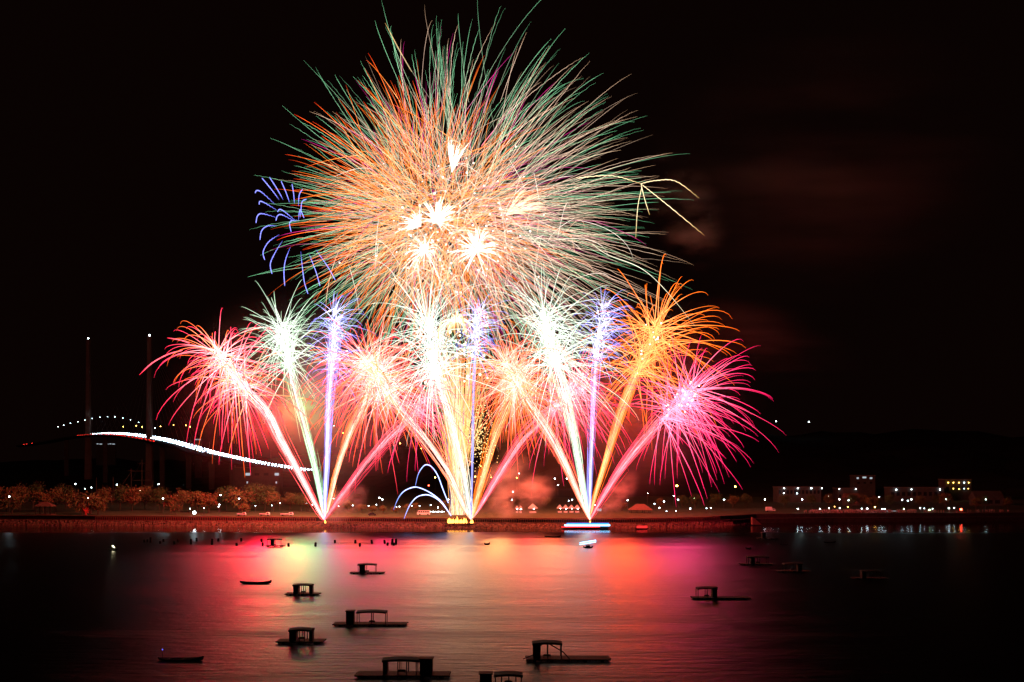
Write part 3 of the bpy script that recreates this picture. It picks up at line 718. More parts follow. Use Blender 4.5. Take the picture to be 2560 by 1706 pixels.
def raft(label, px0, px1, py_w, roof, block_, py_roof, posts, thick=(), brace=False, floats=False, py_block=None, name="fishing_raft"):
    """all numbers are photo rows/columns; roof=(x0,x1), block_=(x0,x1)"""
    Y = CH * F / (py_w - HZ); k = Y / F
    cx = (px0 + px1) / 2; t = thing(name, label, "raft", ((cx - 1280) * k, Y + 1.6, 0), 0, "work rafts moored on the water")
    X = lambda p: (p - cx) * k
    L = (px1 - px0) * k; dh = max(.42, 3.4 * k) ; D = 3.2
    zr = (py_w - py_roof) * k
    b = MB(); n = 7
    for i in range(n):
        y = -D / 2 + D * (i + .5) / n
        b.box((R_.uniform(-.1, .1), y, dh - .09), (L * R_.uniform(.985, 1), D / n * .9, .18))
    for i in range(int(L / .9)):
        b.box((-L / 2 + .5 + i * .9, 0, dh - .24), (.14, D * .98, .12))
    b.build("deck", M["wood"], t)
    nf = max(3, int(L / 2.4))
    for i in range(nf):
        x = -L / 2 + L * (i + .5) / nf
        q = MB(); q.tube([(x, -D * .46, dh * .28), (x, D * .46, dh * .28)], dh * .36 + .06, 10); q.build("float", M["foam"] if floats else M["tarp"], t)
    if block_:
        zb = (py_w - (py_block or py_roof + 6)) * k; bx0, bx1 = X(block_[0]), X(block_[1])
        b = MB(); b.box(((bx0 + bx1) / 2, 0, (dh + zb) / 2), (bx1 - bx0, D * .5, zb - dh)); b.box(((bx0 + bx1) / 2, 0, zb + .06), (bx1 - bx0 + .3, D * .55, .12)); h_ = b.build("hut", M["wood"], t)
        q = MB(); q.box(((bx0 + bx1) / 2, -D * .25 - .03, dh + (zb - dh) * .45), ((bx1 - bx0) * .45, .06, (zb - dh) * .8)); q.build("door", M["tarp"], h_)
    if roof:
        rx0, rx1 = X(roof[0]), X(roof[1]); b = MB(); m = 8; vs, fs = [], []
        for i in range(m + 1):
            u = i / m; z = zr - .16 * (2 * u - 1) ** 2 - .1
            vs += [(rx0 + (rx1 - rx0) * u, -D * .42, z), (rx0 + (rx1 - rx0) * u, 0, z + .18), (rx0 + (rx1 - rx0) * u, D * .42, z), (rx0 + (rx1 - rx0) * u, D * .42, z - .3), (rx0 + (rx1 - rx0) * u, -D * .42, z - .3)]
        for i in range(m):
            for q in range(5): fs.append((i * 5 + q, (i + 1) * 5 + q, (i + 1) * 5 + (q + 1) % 5, i * 5 + (q + 1) % 5))
        fs += [(0, 1, 2, 3, 4), tuple(m * 5 + q for q in (4, 3, 2, 1, 0))]
        b.add(vs, fs); b.build("roof", M["tarp"], t)
        for p_ in posts:
            for y in (-D * .38, D * .38):
                q = MB(); q.tube([(X(p_), y, dh), (X(p_), y, zr - .3)], .075, 5); q.build("post", M["wood"], t)
        for a, c in thick:
            q = MB(); q.box((X((a + c) / 2), 0, (dh + zr - .3) / 2), ((c - a) * k, D * .5, zr - .3 - dh)); q.build("side_panel", M["tarp"], t)
        q = MB(); mx = (rx0 + rx1) / 2
        q.tube([(mx - .5, 0, dh + .35), (mx + .5, 0, dh + .35)], .16, 8); q.box((mx - .5, 0, dh + .2), (.08, .3, .5)); q.box((mx + .5, 0, dh + .2), (.08, .3, .5)); q.tube([(mx, 0, dh + .4), (mx, 0, zr - .4)], .025, 4); q.build("winch", M["steel"], t)
        if brace:
            q = MB(); q.tube([(rx0 + (rx1 - rx0) * .58, -D * .4, zr - .35), (rx1 + .1, -D * .4, zr * .5), (rx1 + 1.1, -D * .4, dh)], .09, 5); q.tube([(rx0 + .1, -D * .4, zr * .35), (rx0 - 1.4, -D * .4, dh)], .07, 5); q.build("brace", M["wood"], t)
    return t


raft("small roofed raft with white floats in the green reflection, farthest at left", 661, 710, 1368, (667, 701), (675, 682), 1347, (668, 684, 700), floats=True, py_block=1351)
raft("roofed raft with a square hut at the edge of the red reflection", 873, 960, 1436, (893, 939), (897, 910), 1410, (895, 912, 938), py_block=1415)
raft("raft with a roof on two thick side panels, below the rowing boat", 711, 797, 1490, (730, 779), None, 1461, (748, 758), thick=((731, 743), (771, 779)))
raft("long raft with a separate hut beside an open frame", 830, 1016, 1567, (890, 964), (863, 882), 1528, (892, 928, 963), py_block=1531)
raft("raft with a square tarp frame and a heavy left panel, near the lower left", 688, 807, 1611, (720, 778), None, 1573, (748, 760), thick=((720, 737), (770, 778)))
raft("largest raft at the bottom edge with a hut at its right end", 885, 1125, 1697, (954, 1048), (1048, 1079), 1648, (958, 994, 1016, 1040), thick=((955, 966),), py_block=1652)
raft("long raft with a braced roof right of the bottom centre", 1315, 1528, 1656, (1331, 1406), (1334, 1352), 1606, (1334, 1370, 1404), brace=True, py_block=1617)
raft("raft cut off by the bottom edge with a ragged roof", 1185, 1330, 1726, (1235, 1307), (1199, 1229), 1685, (1238, 1254, 1272, 1290, 1304), py_block=1690)
raft("small raft with two posts at the end of the magenta reflection", 1894, 1951, 1349, (1905, 1942), (1907, 1916), 1331, (1908, 1935, 1940), py_block=1333)
raft("dark roofed raft with a hut below the magenta reflection", 1852, 1938, 1414, (1870, 1924), (1879, 1889), 1391, (1872, 1900, 1922), py_block=1393)
raft("faint raft with the hut under its right roof end in dark water", 1945, 2027, 1432, (1962, 2008), (1997, 2007), 1408, (1964, 1990), py_block=1410)
raft("raft farthest out in the dark water at right", 2135, 2222, 1450, (2161, 2203), (2158, 2168), 1427, (2164, 2185, 2202), py_block=1429)
raft("long low raft with an open square frame at right", 1732, 1879, 1500, (1745, 1795), (1783, 1795), 1469, (1746, 1769), py_block=1471)


def rowboat(name, label, px0, px1, py_w, up=1.0, hull=None, cat="boat", group="small boats moored on the water"):
    Y = CH * F / (py_w - HZ); k = Y / F; L = (px1 - px0) * k; W = max(.8, L * .12); fb = max(.35, L * .055) * up
    t = thing(name, label, cat, (((px0 + px1) / 2 - 1280) * k, Y + W, 0), 0, group)
    b = MB(); vs, fs = [], []; n = 17
    for i in range(n):
        u = 2 * i / (n - 1) - 1; ww = W * (1 - abs(u) ** 2.6) + .08; z = fb * (1 + 1.1 * abs(u) ** 3 * (1.25 if u > 0 else .7)); x = L / 2 * u
        zb = -.1 + fb * .9 * abs(u) ** 5
        vs += [(x, -ww, z), (x * .97, -ww * .6, zb), (x * .97, ww * .6, zb), (x, ww, z), (x, ww - .1, z), (x * .96, ww * .5, zb + .15), (x * .96, -ww * .5, zb + .15), (x, -ww + .1, z)]
    for i in range(n - 1):
        for q in range(8): fs.append((i * 8 + q, (i + 1) * 8 + q, (i + 1) * 8 + (q + 1) % 8, i * 8 + (q + 1) % 8))
    fs += [tuple(range(8)), tuple((n - 1) * 8 + q for q in range(7, -1, -1))]
    b.add(vs, fs); b.build("hull", hull or M["hull"], t)
    for x in (-.25, .05, .3):
        q = MB(); q.box((x * L, 0, fb * .8), (L * .04, W * 1.7, .06)); q.build("thwart", M["wood"], t)
    return t, L, W, fb


rowboat("rowing_boat", "slender dark rowing boat with upturned ends in the red reflection", 597, 677, 1461)
t, L, W, fb = rowboat("rowing_boat", "long black boat with a tiny blue lamp in the dark water at lower left", 390, 505, 1654, .75)
b = MB(); b.tube([(-L * .4, 0, fb * .5), (-L * .4, 0, 1.6)], .03, 5); b.build("lamp_mast", M["wood"], t); b = MB(); b.ball((-L * .4, 0, 1.62), .07); b.build("lamp", emit("blue_lamp", (.05, .1, 1), 6), t)
rowboat("rowing_boat", "tiny dark boat alone on the bright water right of the stakes", 1210, 1225, 1363, 1.6)
rowboat("rowing_boat", "thin dark boat just left of the lit ferry's reflection", 1361, 1403, 1344)
rowboat("rowing_boat", "short dark boat at the rim of the magenta reflection", 1865, 1880, 1374, 1.6)
rowboat("rowing_boat", "faint boat right of the short boat by the magenta water", 1951, 1972, 1364)
rowboat("rowing_boat", "faint boat far out on the black water at right", 2061, 2091, 1358)
t, L, W, fb = rowboat("lantern_boat", "little boat with one warm lamp in the dark water at far left", 268, 292, 1377)
b = MB(); b.tube([(0, 0, fb), (0, 0, 1.6)], .05, 5); b.build("mast", M["wood"], t); b = MB(); b.ball((0, 0, 1.6), .22); b.ball((.5, 0, 1.1), .12); b.build("lantern", emit("warm_lamp", (1, .85, .5), 25), t)
# lit moving boats: hull, cabin, and glowing strips added as their light trails
t, L, W, fb = rowboat("lit_ferry", "long ferry with blue, white and red light trails as strips below the right launch fire", 1404, 1524, 1323.5, .7, cat="ferry", group=None)
Y = CH * F / (1323.5 - HZ); k = Y / F
X = lambda p: (p - 1464) * k
b = MB(); b.box((X(1470), 0, 1.2), (X(1522) - X(1418), W * 1.1, 1.5)); b.box((X(1470), 0, 2.4), (X(1516) - X(1422), W * .9, .25)); cab = b.build("cabin", M["hull"], t)
for q, (xa, xb, z, m, h_) in enumerate(((1417, 1522, 2.85, "bluestrip", .45), (1411, 1525, 2.0, "whitestrip", .8), (1403, 1500, 1.12, "redstrip", .36))):
    b = MB(); b.box(((X(xa) + X(xb)) / 2, -W * 1.0 - .25 - q * .03, z), (X(xb) - X(xa), .18, h_)); b.build("light_trail_strip", M[m], t)
    b = MB(); [b.box((X(xa) + (X(xb) - X(xa)) * f, -W * .8, z), (.1, W * .45, .1)) for f in (.1, .5, .9)]; b.build("strip_bracket", M["steel"], t)
t, L, W, fb = rowboat("lit_launch", "small boat with two short red light trails as strips right of the ferry", 1588, 1622, 1324, cat="launch", group=None)
for z in (.9, 1.6):
    b = MB(); b.box((0, -W - .1, z), (L * .78, .12, .3)); b.build("light_trail_strip", M["redstrip"], t)
b = MB(); b.box((0, 0, .9), (L * .7, W * 1.6, 1.2)); b.build("cabin", M["hull"], t)
t, L, W, fb = rowboat("lit_launch", "small dark boat carrying a tilted pair of white light bars", 1458, 1483, 1371, 1.2, cat="launch", group=None)
Y = CH * F / (1371 - HZ); k = Y / F
b = MB(); b.box((0, 0, .6), (1.6, 1.1, .9)); b.build("cabin", M["hull"], t)
b = MB(); b.tube([(0, 0, .8), (0, 0, 2.4)], .08, 6); b.build("mast", M["steel"], t)
for dz in (0, .62):
    b = MB(); b.tube([(-21 * k, -.2, 1.35 + dz), (20 * k, -.2, 2.35 + dz)], .15, 6); b.build("light_trail_bar", M["whitestrip"], t)

STK = [(475, 213), (495, 213), (519, 215), (589, 223), (614, 210), (693, 228), (722, 209), (817, 228), (858, 206), (970, 230), (1016, 207), (1153, 237), (1187, 207), (1335, 210), (1345, 240), (1534, 243), (1731, 243), (1876, 217), (2025, 219), (2057, 243), (2147, 223), (2241, 222), (2260, 236), (2295, 230), (2308, 236), (2323, 230)]
for i, (zx, zy) in enumerate(STK):
    px_, py_ = 200 + zx * .34, 1280 + zy * .34 + 4
    p = wat(px_, py_); h_ = R_.uniform(1.1, 1.7) * (1.45 if i in (2, 7, 9, 23, 25) else 1)
    b = MB(); lean = R_.uniform(-.18, .18)
    b.tube([(0, 0, -1), (lean * .5, 0, h_ * .5), (lean, 0, h_)], [.42, .45, .36], 7); b.tube([(lean * .8, 0, h_ * .8), (lean * .85, 0, h_ * .88)], [.5, .5], 7)
    b.v = [(v[0] + p.x, v[1] + p.y, v[2]) for v in b.v]
    tag(b.build("mooring_stake", M["wood"], origin=p), f"dark mooring stake in the red shallows, {'' if i < 13 else ''}{['first','second','third','fourth','fifth','sixth','seventh','eighth','ninth','tenth','eleventh','twelfth','thirteenth'][i % 13]} from the {'left end of its row' if i < 13 else 'raft with white floats'}", "stake", "stakes standing in the shallows")


# ------------------------------------------------------------------ fireworks
FY = 514.0


def P2(px, py, dY=0.0):
    return np.array(at(px, py, FY + dY))


def trail(P, r, cols):
    """P (n,3) path, r (n) radii, cols (n,3): a thin glowing tube of three sides"""
    n = len(P); cols = cols * rng.uniform(.72, 1.28, n)[:, None]; t = np.gradient(P, axis=0); t /= np.linalg.norm(t, axis=1)[:, None] + 1e-9
    u = np.cross(t, np.array([.13, .97, .2])); u /= np.linalg.norm(u, axis=1)[:, None] + 1e-9
    q = np.cross(t, u); vs = np.empty((n, 3, 3))
    for k in range(3):
        a = 2 * math.pi * k / 3; vs[:, k] = P + (u * math.cos(a) + q * math.sin(a)) * r[:, None]
    fs = []
    for i in range(n - 1):
        for k in range(3): fs.append((i * 3 + k, i * 3 + (k + 1) % 3, i * 3 + 3 + (k + 1) % 3, i * 3 + 3 + k))
    return vs.reshape(-1, 3), fs, np.repeat(cols, 3, axis=0)


def lay(t, trails, name="star_trail", keep=100, many="star_trail_mass"):
    """largest `keep` trails as parts of their own, the rest as one part"""
    o0 = t.location
    size = [np.ptp(v, axis=0).sum() for v, f, c in trails]
    order = sorted(range(len(trails)), key=lambda i: -size[i])
    for i in order[:keep]:
        b = MB(); v, f, c = trails[i]; b.add(v - np.array(o0), f, 0, c); b.build(name, STAR, t)
    if len(order) > keep:
        b = MB()
        for i in order[keep:]:
            v, f, c = trails[i]; b.add(v - np.array(o0), f, 0, c)
        tag(b.build(many, STAR, t), kind="stuff")


def ballistic(c, d, L, s0=0.0, s1=1.0, grav=.2, wind=0.0, n=12, wob=0.0, drag=1.7):
    s = np.linspace(s0, s1, n); e = 1 - (1 - s) ** drag if drag > 1.01 else s
    P = c[None] + d[None] * (L * e)[:, None]
    P[:, 2] -= grav * L * s ** 2; P[:, 0] += wind * L * s ** 2
    if wob:
        ph = rng.uniform(0, 6.28); a = s * rng.uniform(60, 110) + ph; side = np.cross(d, [0, 1, 0]); side /= np.linalg.norm(side) + 1e-9
        P += side[None] * (np.sin(a) * wob)[:, None]
    return P


def prof(n, r, tip=.25, head=1.0):
    s = np.linspace(0, 1, n); return r * np.interp(s, [0, .12, .75, 1], [head * .6, head, .9, tip])


def ramp(n, stops):
    s = np.linspace(0, 1, n); xs = [q[0] for q in stops]
    return np.stack([np.interp(s, xs, [q[1][k] for q in stops]) for k in range(3)], axis=1)


def sphere_dir():
    d = rng.normal(size=3); return d / np.linalg.norm(d)


# --- the big overhead shells
def shell(label, cx, cy_, R, count, stops, r, grav=.16, wind=.08, s0=(.05, .4), spread=(.72, 1.0), bias=None, wob=0.0, wobp=.0, dY=0.0, keep=100, up=1.0, n=12, jit=.06):
    c = P2(cx, cy_, dY); Rm = R / F * FY
    t = thing("firework_shell", label, "firework", tuple(c)); out = []
    k = 0
    while k < count:
        d = sphere_dir()
        if bias is not None and rng.random() > bias(d): continue
        if d[2] < 0 and up < 1 and rng.random() > up: continue
        k += 1
        if d[2] > 0: d = d * np.array([1, 1, 1.07])
        L = Rm * rng.uniform(*spread) * (1.18 if stops is not PINK and d[2] > .3 and rng.random() < .05 else 1); a0 = rng.uniform(*s0); wb = wob if rng.random() < wobp else 0
        nn = n if not wb else 60
        P = ballistic(c + rng.normal(size=3) * Rm * jit, d, L * .9, a0, rng.uniform(.82, 1.0), grav * rng.uniform(.3, 1.3), wind * rng.uniform(.3, 1.7), nn, wb, 1.3)
        g = rng.uniform(.45, 1.4)
        out.append(trail(P, prof(nn, r * rng.uniform(.75, 1.25)), ramp(nn, stops) * g))
    lay(t, out, keep=keep)
    return t


GREEN = [(0, (1.1, 1.0, .75)), (.35, (.75, 1.0, .62)), (.6, (.5, 1.2, .66)), (1, (.32, 1.1, .52))]
GOLD = [(0, (1.7, 1.1, .85)), (.6, (1.5, 1.0, .72)), (1, (.95, .55, .3))]
ORANGE = [(0, (2.3, 1.0, .42)), (.4, (2.0, .55, .08)), (.75, (1.9, .30, .03)), (1, (1.4, .07, .015))]
PINK = [(0, (1.6, .5, .8)), (.5, (1.1, .05, .42)), (1, (.7, .015, .27))]
RED = [(0, (2.4, .8, .3)), (.4, (2.3, .36, .05)), (1, (1.5, .05, .01))]
rt = lambda d: .12 + .88 * max(0, d[0]) if d[0] > -.9 else .1
lf = lambda d: .45 + .55 * max(0, -d[0])
shell("huge green chrysanthemum shell, the widest burst high in the sky", 1135, 560, 585, 273, GREEN, 0.073, .11, .09, (.1, .5), (.78, 1.02), None, .1, .5, 0, up=.8)
shell("second green shell set slightly higher and right of the widest one", 1185, 530, 545, 215, GREEN, 0.071, .13, .12, (.1, .5), (.72, 1.02), None, .1, .4, 6, up=.95, jit=.06)
shell("third green shell low on the left of the widest one", 1085, 575, 500, 268, GREEN, 0.071, .11, .02, (.1, .5), (.7, 1.03), lambda d: .15 + .85 * max(0, -d[0]), .12, .6, -6, jit=.05)
shell("broad pale gold shell whose trails lean to the right of the green burst", 1175, 570, 560, 414, GOLD, 0.075, .12, .09, (.1, .5), (.55, 1.02), rt, .1, .35, 8, up=.9, jit=.06)
shell("second pale gold shell a little above the broad one", 1150, 540, 500, 327, GOLD, 0.075, .12, .08, (.15, .55), (.55, 1.02), None, .1, .35, 3, up=.95, jit=.12)
shell("dense orange peony shell filling the left heart of the great burst", 1060, 545, 365, 432, ORANGE, 0.097, .15, .0, (.08, .5), (.6, 1.05), lf, 0, 0, -6, jit=.14)
shell("second orange peony shell low and central in the great burst", 1105, 600, 335, 360, ORANGE, 0.092, .18, .03, (.08, .5), (.6, 1.05), None, 0, 0, -3, jit=.16)
shell("third orange peony shell high in the great burst", 1110, 510, 335, 271, ORANGE, 0.092, .16, .03, (.1, .5), (.6, 1.05), None, 0, 0, -8, jit=.14)
shell("thin magenta shell tangled with the orange peonies", 1110, 550, 490, 212, PINK, 0.106, .14, .06, (.3, .6), (.6, 1.0), None, 0, 0, 4, up=.9, jit=.1)
shell("fiery red shell with short trails on the upper left of the orange peonies", 1075, 545, 375, 218, RED, 0.114, .13, -.02, (.35, .65), (.75, 1.1), lambda d: .2 + .8 * max(0, -d[0] * .6 + d[2] * .5), 0, 0, -10)
# --- white hot bursts in the heart
def small_burst(label, cx, cy_, R, count, axis, tight, c0, c1, r=.34, grav=.3, stars=0, dY=-12, smin=.4):
    c = P2(cx, cy_, dY); Rm = R * .92 / F * FY; ax = np.array(axis, float); ax /= np.linalg.norm(ax)
    t = thing("white_burst", label, "firework", tuple(c), 0, "white hot bursts in the heart of the great burst"); out = []
    for _ in range(count):
        d = ax * tight + sphere_dir(); d /= np.linalg.norm(d)
        n = 10; P = ballistic(c, d, Rm * rng.uniform(smin, 1.05), 0, 1, grav * rng.uniform(.6, 1.4), .05, n, 0, 1.3); r_ = r * .5
        out.append(trail(P, prof(n, r_ * rng.uniform(.7, 1.2), .3), ramp(n, [(0, c0), (.6, c0), (1, c1)])))
    lay(t, out, keep=60)
    for k in range(stars):
        d = sphere_dir(); p = c + d * Rm * rng.uniform(.5, 1.7)
        b = MB(); b.ball(p - c, rng.uniform(.3, .55), 0, 8, 5, (3, 2.7, 2.4)); b.build("star", STAR, t)
W0, W1 = (3.2, 2.9, 2.6), (1.4, 1.1, .9)
small_burst("white tulip burst shooting straight up at the top of the orange heart", 1130, 432, 100, 60, (.12, 0, 1), 3.2, W0, W1, .42, .12, 3)
small_burst("broad white spiky burst left of the heart's centre", 1093, 558, 85, 80, (0, 0, 1), .9, W0, W1, .42, .25, 10)
small_burst("small white burst leaning up to the left beside the spiky one", 1052, 566, 75, 50, (-.7, 0, .6), 1.3, W0, W1, .4, .3, 8)
small_burst("widest white burst low right of the heart's centre", 1192, 630, 95, 85, (0, 0, 1), .6, W0, W1, .42, .3, 14)
small_burst("white burst with drooping arms low on the left of the heart", 1062, 628, 80, 50, (-.2, 0, .3), .5, W0, W1, .32, .5, 8)
small_burst("peach plumed burst curving up to the right of the heart", 1264, 540, 125, 50, (.85, 0, .75), 2.6, (2.4, 1.5, 1.0), (1.5, .7, .4), .42, .25, 6)
# crackling silver comets scattered through the great burst
c = P2(1200, 600, -16); t = thing("crackle_shell", "silver crackling stars with crossing curved trails over the great burst", "firework", tuple(c)); out = []
for _ in range(190):
    px_, py_ = rng.normal(1160, 120), rng.normal(600, 80)
    d = np.array([rng.normal(0, 1), rng.normal(0, .5), rng.normal(.3, .8)]); d /= np.linalg.norm(d); n = 12
    P = ballistic(P2(px_, py_, rng.uniform(-25, 10)), d, rng.uniform(8, 30), 0, 1, rng.uniform(.3, .8), .03, n)
    cc = np.array((1.7, 1.45, 1.25)) if rng.random() < .7 else np.array((1.6, .9, .55))
    out.append(trail(P, prof(n, .13), ramp(n, [(0, cc), (.7, cc), (1, cc * .6)])))
lay(t, out, keep=100)
for k in range(60):
    p = P2(rng.normal(1150, 110), rng.normal(590, 90), -20); b = MB(); b.ball(p - c, rng.uniform(.28, .5), 0, 8, 5, (2.6, 2.4, 2.2)); b.build("star", STAR, t)


def bez(pts, n):
    """smooth path through photo-pixel points"""
    pts = [np.array(p, float) for p in pts]; q = np.linspace(0, len(pts) - 1, n); out = []
    for x in q:
        i = min(int(x), len(pts) - 2); f = x - i; A = [pts[max(0, min(len(pts) - 1, i + k))] for k in (-1, 0, 1, 2)]
        out.append(.5 * (2 * A[1] + (A[2] - A[0]) * f + (2 * A[0] - 5 * A[1] + 4 * A[2] - A[3]) * f * f + (3 * A[1] - A[0] - 3 * A[2] + A[3]) * f ** 3))
    return np.array(out)


def lone(name, label, paths, r, c0, c1, cat="firework", wob=0, dY=-14, group=None):
    A = [np.array([P2(x, y, dY) for x, y in bez(p, 24 if not wob else 70)]) for p in paths]
    t = thing(name, label, cat, tuple(A[0][0]), 0, group); out = []
    for P in A:
        n = len(P)
        if wob: P[:, 2] += np.sin(np.linspace(0, 90, n)) * wob
        out.append(trail(P, prof(n, r, .2), ramp(n, [(0, c0), (.6, c0), (1, c1)])))
    lay(t, out)


lone("split_comet", "gold comet that splits into long falling arms right of the great burst", [[(1440, 446), (1530, 440), (1602, 460)], [(1602, 460), (1640, 452), (1690, 454), (1748, 496)], [(1602, 460), (1660, 506), (1762, 590)], [(1602, 460), (1612, 500), (1624, 538)], [(1604, 470), (1594, 520), (1589, 598)]], .2, (2.2, 1.7, .95), (1.4, .8, .2), wob=.12)
lone("pale_comet", "single pale comet falling across the orange comet at upper right", [[(1480, 610), (1518, 637), (1600, 670), (1660, 722), (1738, 816)]], .22, (1.3, 1.2, .9), (.8, .7, .4))
lone("gold_streak", "single gold trail rising to the upper left edge of the great burst", [[(1030, 180), (1000, 128), (963, 58)]], .26, (1.2, .75, .35), (.9, .5, .15))
lone("red_streak", "lone thick red trail falling at the far left of the red comet", [[(456, 876), (420, 886), (380, 908), (348, 938)], [(474, 858), (450, 850), (418, 845)]], .34, (3.2, .3, .42), (2.2, .03, .12))
lone("blue_arc", "tall steep blue arc left of the big ground fire", [[(1121, 1258), (1108, 1225), (1095, 1190), (1080, 1168), (1065, 1162), (1053, 1172), (1044, 1190), (1038, 1218)]], .3, (1.2, 1.5, 3.2), (.25, .4, 1.4), group="blue arcs beside the ground fire")
lone("blue_arc", "wide blue arc reaching farthest left from the ground fire", [[(1126, 1288), (1105, 1256), (1080, 1235), (1055, 1222), (1035, 1218), (1010, 1228), (995, 1247), (984, 1275)]], .32, (1.4, 1.7, 3.4), (.3, .45, 1.6), group="blue arcs beside the ground fire")
lone("blue_arc", "lowest blue arc landing on the shore left of the ground fire", [[(1128, 1290), (1105, 1258), (1085, 1243), (1065, 1237), (1042, 1243), (1025, 1262), (1015, 1284), (1010, 1298)]], .32, (1.4, 1.7, 3.4), (.3, .45, 1.6), group="blue arcs beside the ground fire")
# blue ring burst at the left rim
paths = []
for (a, b_) in (((655, 446), (698, 500)), ((674, 444), (708, 500)), ((703, 454), (724, 507)), ((730, 461), (736, 510))):
    paths.append([a, ((a[0] + b_[0]) / 2 + 1, (a[1] + b_[1]) / 2), b_])
paths += [[(756, 474), (748, 488), (746, 516)], [(766, 498), (755, 505), (752, 530), (750, 545)], [(638, 483), (642, 477), (655, 482), (688, 512)], [(648, 512), (650, 504), (662, 508), (692, 526)], [(640, 558), (644, 540), (656, 535), (690, 544)], [(650, 600), (654, 578), (668, 566), (692, 565)],
          [(662, 650), (658, 630), (672, 605), (698, 587)], [(680, 685), (676, 660), (688, 632), (706, 603)], [(712, 715), (710, 680), (714, 650), (726, 618)], [(770, 735), (760, 700), (752, 630)], [(800, 715), (790, 680), (773, 636)], [(838, 700), (820, 668), (790, 625)], [(694, 530), (700, 524), (714, 532), (738, 552)], [(690, 552), (694, 540), (706, 538), (740, 556)], [(728, 580), (724, 560), (730, 552), (748, 552)], [(760, 545), (750, 525), (746, 552)]]
lone("blue_ring_shell", "small blue shell with hooked arms at the left rim of the great burst", paths, .24, (.55, .6, 2.3), (.2, .22, 1.2), wob=.15, dY=10)


# --- comets (beam rising from a launch fire, then a palm of trails)
FILL_LAMPS = {}


def comet(label, path, w_top, beam_c, beam_edge, nbeam, spine, R, count, c0, c1, axis=(0, 0, 1), tight=.3, grav=.45, r=.28, dY=0.0, stars=0, smin=.35, mixc=None, keep=90, rb=.13, fill_lamp=None):
    base = P2(path[0][0], path[0][1], dY)
    t = thing("comet_firework", label, "firework", tuple(base), 0, "comet fans rising from the shore"); o0 = np.array(t.location)
    C = bez(path, 28); b = MB(); beam_c, beam_edge, c0, c1 = hot(beam_c), hot(beam_edge), hot(c0), hot(c1); mixc = mixc and [hot(q) for q in mixc]
    for k in range(int(nbeam * 1.9)):                       # ragged bundle of short burning strands
        ox, oy = rng.normal(0, .27), rng.normal(0, .27); u0 = max(0, rng.uniform(-.25, .7)); u1 = min(1.0, u0 + rng.uniform(.2, .6)); m = 20; idx = np.linspace(u0 * 27, u1 * 27, m)
        pts = []; oz = rng.normal(0, .05)
        for x in idx:
            i = min(int(x), 26); f = x - i; p = C[i] * (1 - f) + C[i + 1] * f; tg = C[i + 1] - C[i]; nn_ = np.array([-tg[1], tg[0]]) / (np.linalg.norm(tg) + 1e-9)
            ww = w_top * (.06 + .94 * (x / 27) ** .85); q_ = ox + oz * (x / 27 - u0); pts.append(P2(p[0] + nn_[0] * q_ * ww, p[1] + nn_[1] * q_ * ww, dY + oy * ww * .2))
        edge = min(1, abs(ox) / .45); cc = np.array(beam_c) * (1 - edge) + np.array(beam_edge) * edge
        cc = cc * rng.uniform(.35, 1.35); sp = rng.uniform(.55, 1.35, m)
        v, f_, c_ = trail(np.array(pts), np.interp(np.linspace(0, 1, m), [0, .2, .8, 1], [rb * .4, rb, rb, rb * .3]) * .8, np.repeat(cc[None], m, axis=0) * sp[:, None])
        b.add(v - o0, f_, 0, c_)
    b.build("beam", STAR, t)
    out = []; S = bez(spine, 20); ax = np.array(axis, float); Rm = R / F * FY
    for k in range(int(count * 1.4)):
        s = S[int(rng.uniform(0, 19.99))]; c = P2(s[0] + rng.normal(0, 5), s[1] + rng.normal(0, 5), dY + rng.normal(0, 2))
        d = ax * tight + sphere_dir(); d /= np.linalg.norm(d); n = 12
        P = ballistic(c, d, Rm * 1.2 * rng.uniform(smin, 1.08), 0, 1, grav * rng.uniform(.35, .95), .04, n, 0, 1.4)
        a, z = (c0, c1) if mixc is None or rng.random() > .35 else mixc
        g = rng.uniform(.7, 1.25); out.append(trail(P, prof(n, r * .52 * rng.uniform(.7, 1.25), .2), ramp(n, [(0, np.array(a) * g), (.3, np.array(a) * .6 * g + np.array(z) * .4), (.58, np.array(a) * .08 * g + np.array(z) * .95), (1, z)])))
    lay(t, out, keep=keep)
    for p_, rr_, e_ in ((S[9], R * .3, .36), (C[17], R * .16, fill_lamp[4])) if fill_lamp else ():   # added point lamps in palm and beam brighten smoke, bank and water
        ld = bpy.data.lights.new("added_burst_lamp", 'POINT'); ld.energy = fill_lamp[3] * 1000 * e_; ld.color = fill_lamp[:3]; ld.shadow_soft_size = rr_ / F * FY
        lo = bpy.data.objects.new("added_burst_lamp", ld); col.objects.link(lo); lo.parent = t; lo.location = P2(*p_, dY + 6) - o0
    for k in range(stars):
        s = S[int(rng.uniform(4, 19.99))]; p = P2(s[0] + rng.normal(0, 16), s[1] + rng.normal(0, 14), dY - 4); q = MB(); q.ball(p - o0, rng.uniform(.28, .5), 0, 8, 5, (2.8, 2.6, 2.4)); q.build("star", STAR, t)


def hot(c, gain=.64):
    """burning star: the leading channel is brighter than the film can hold"""
    c = np.array(c, float); return c * gain


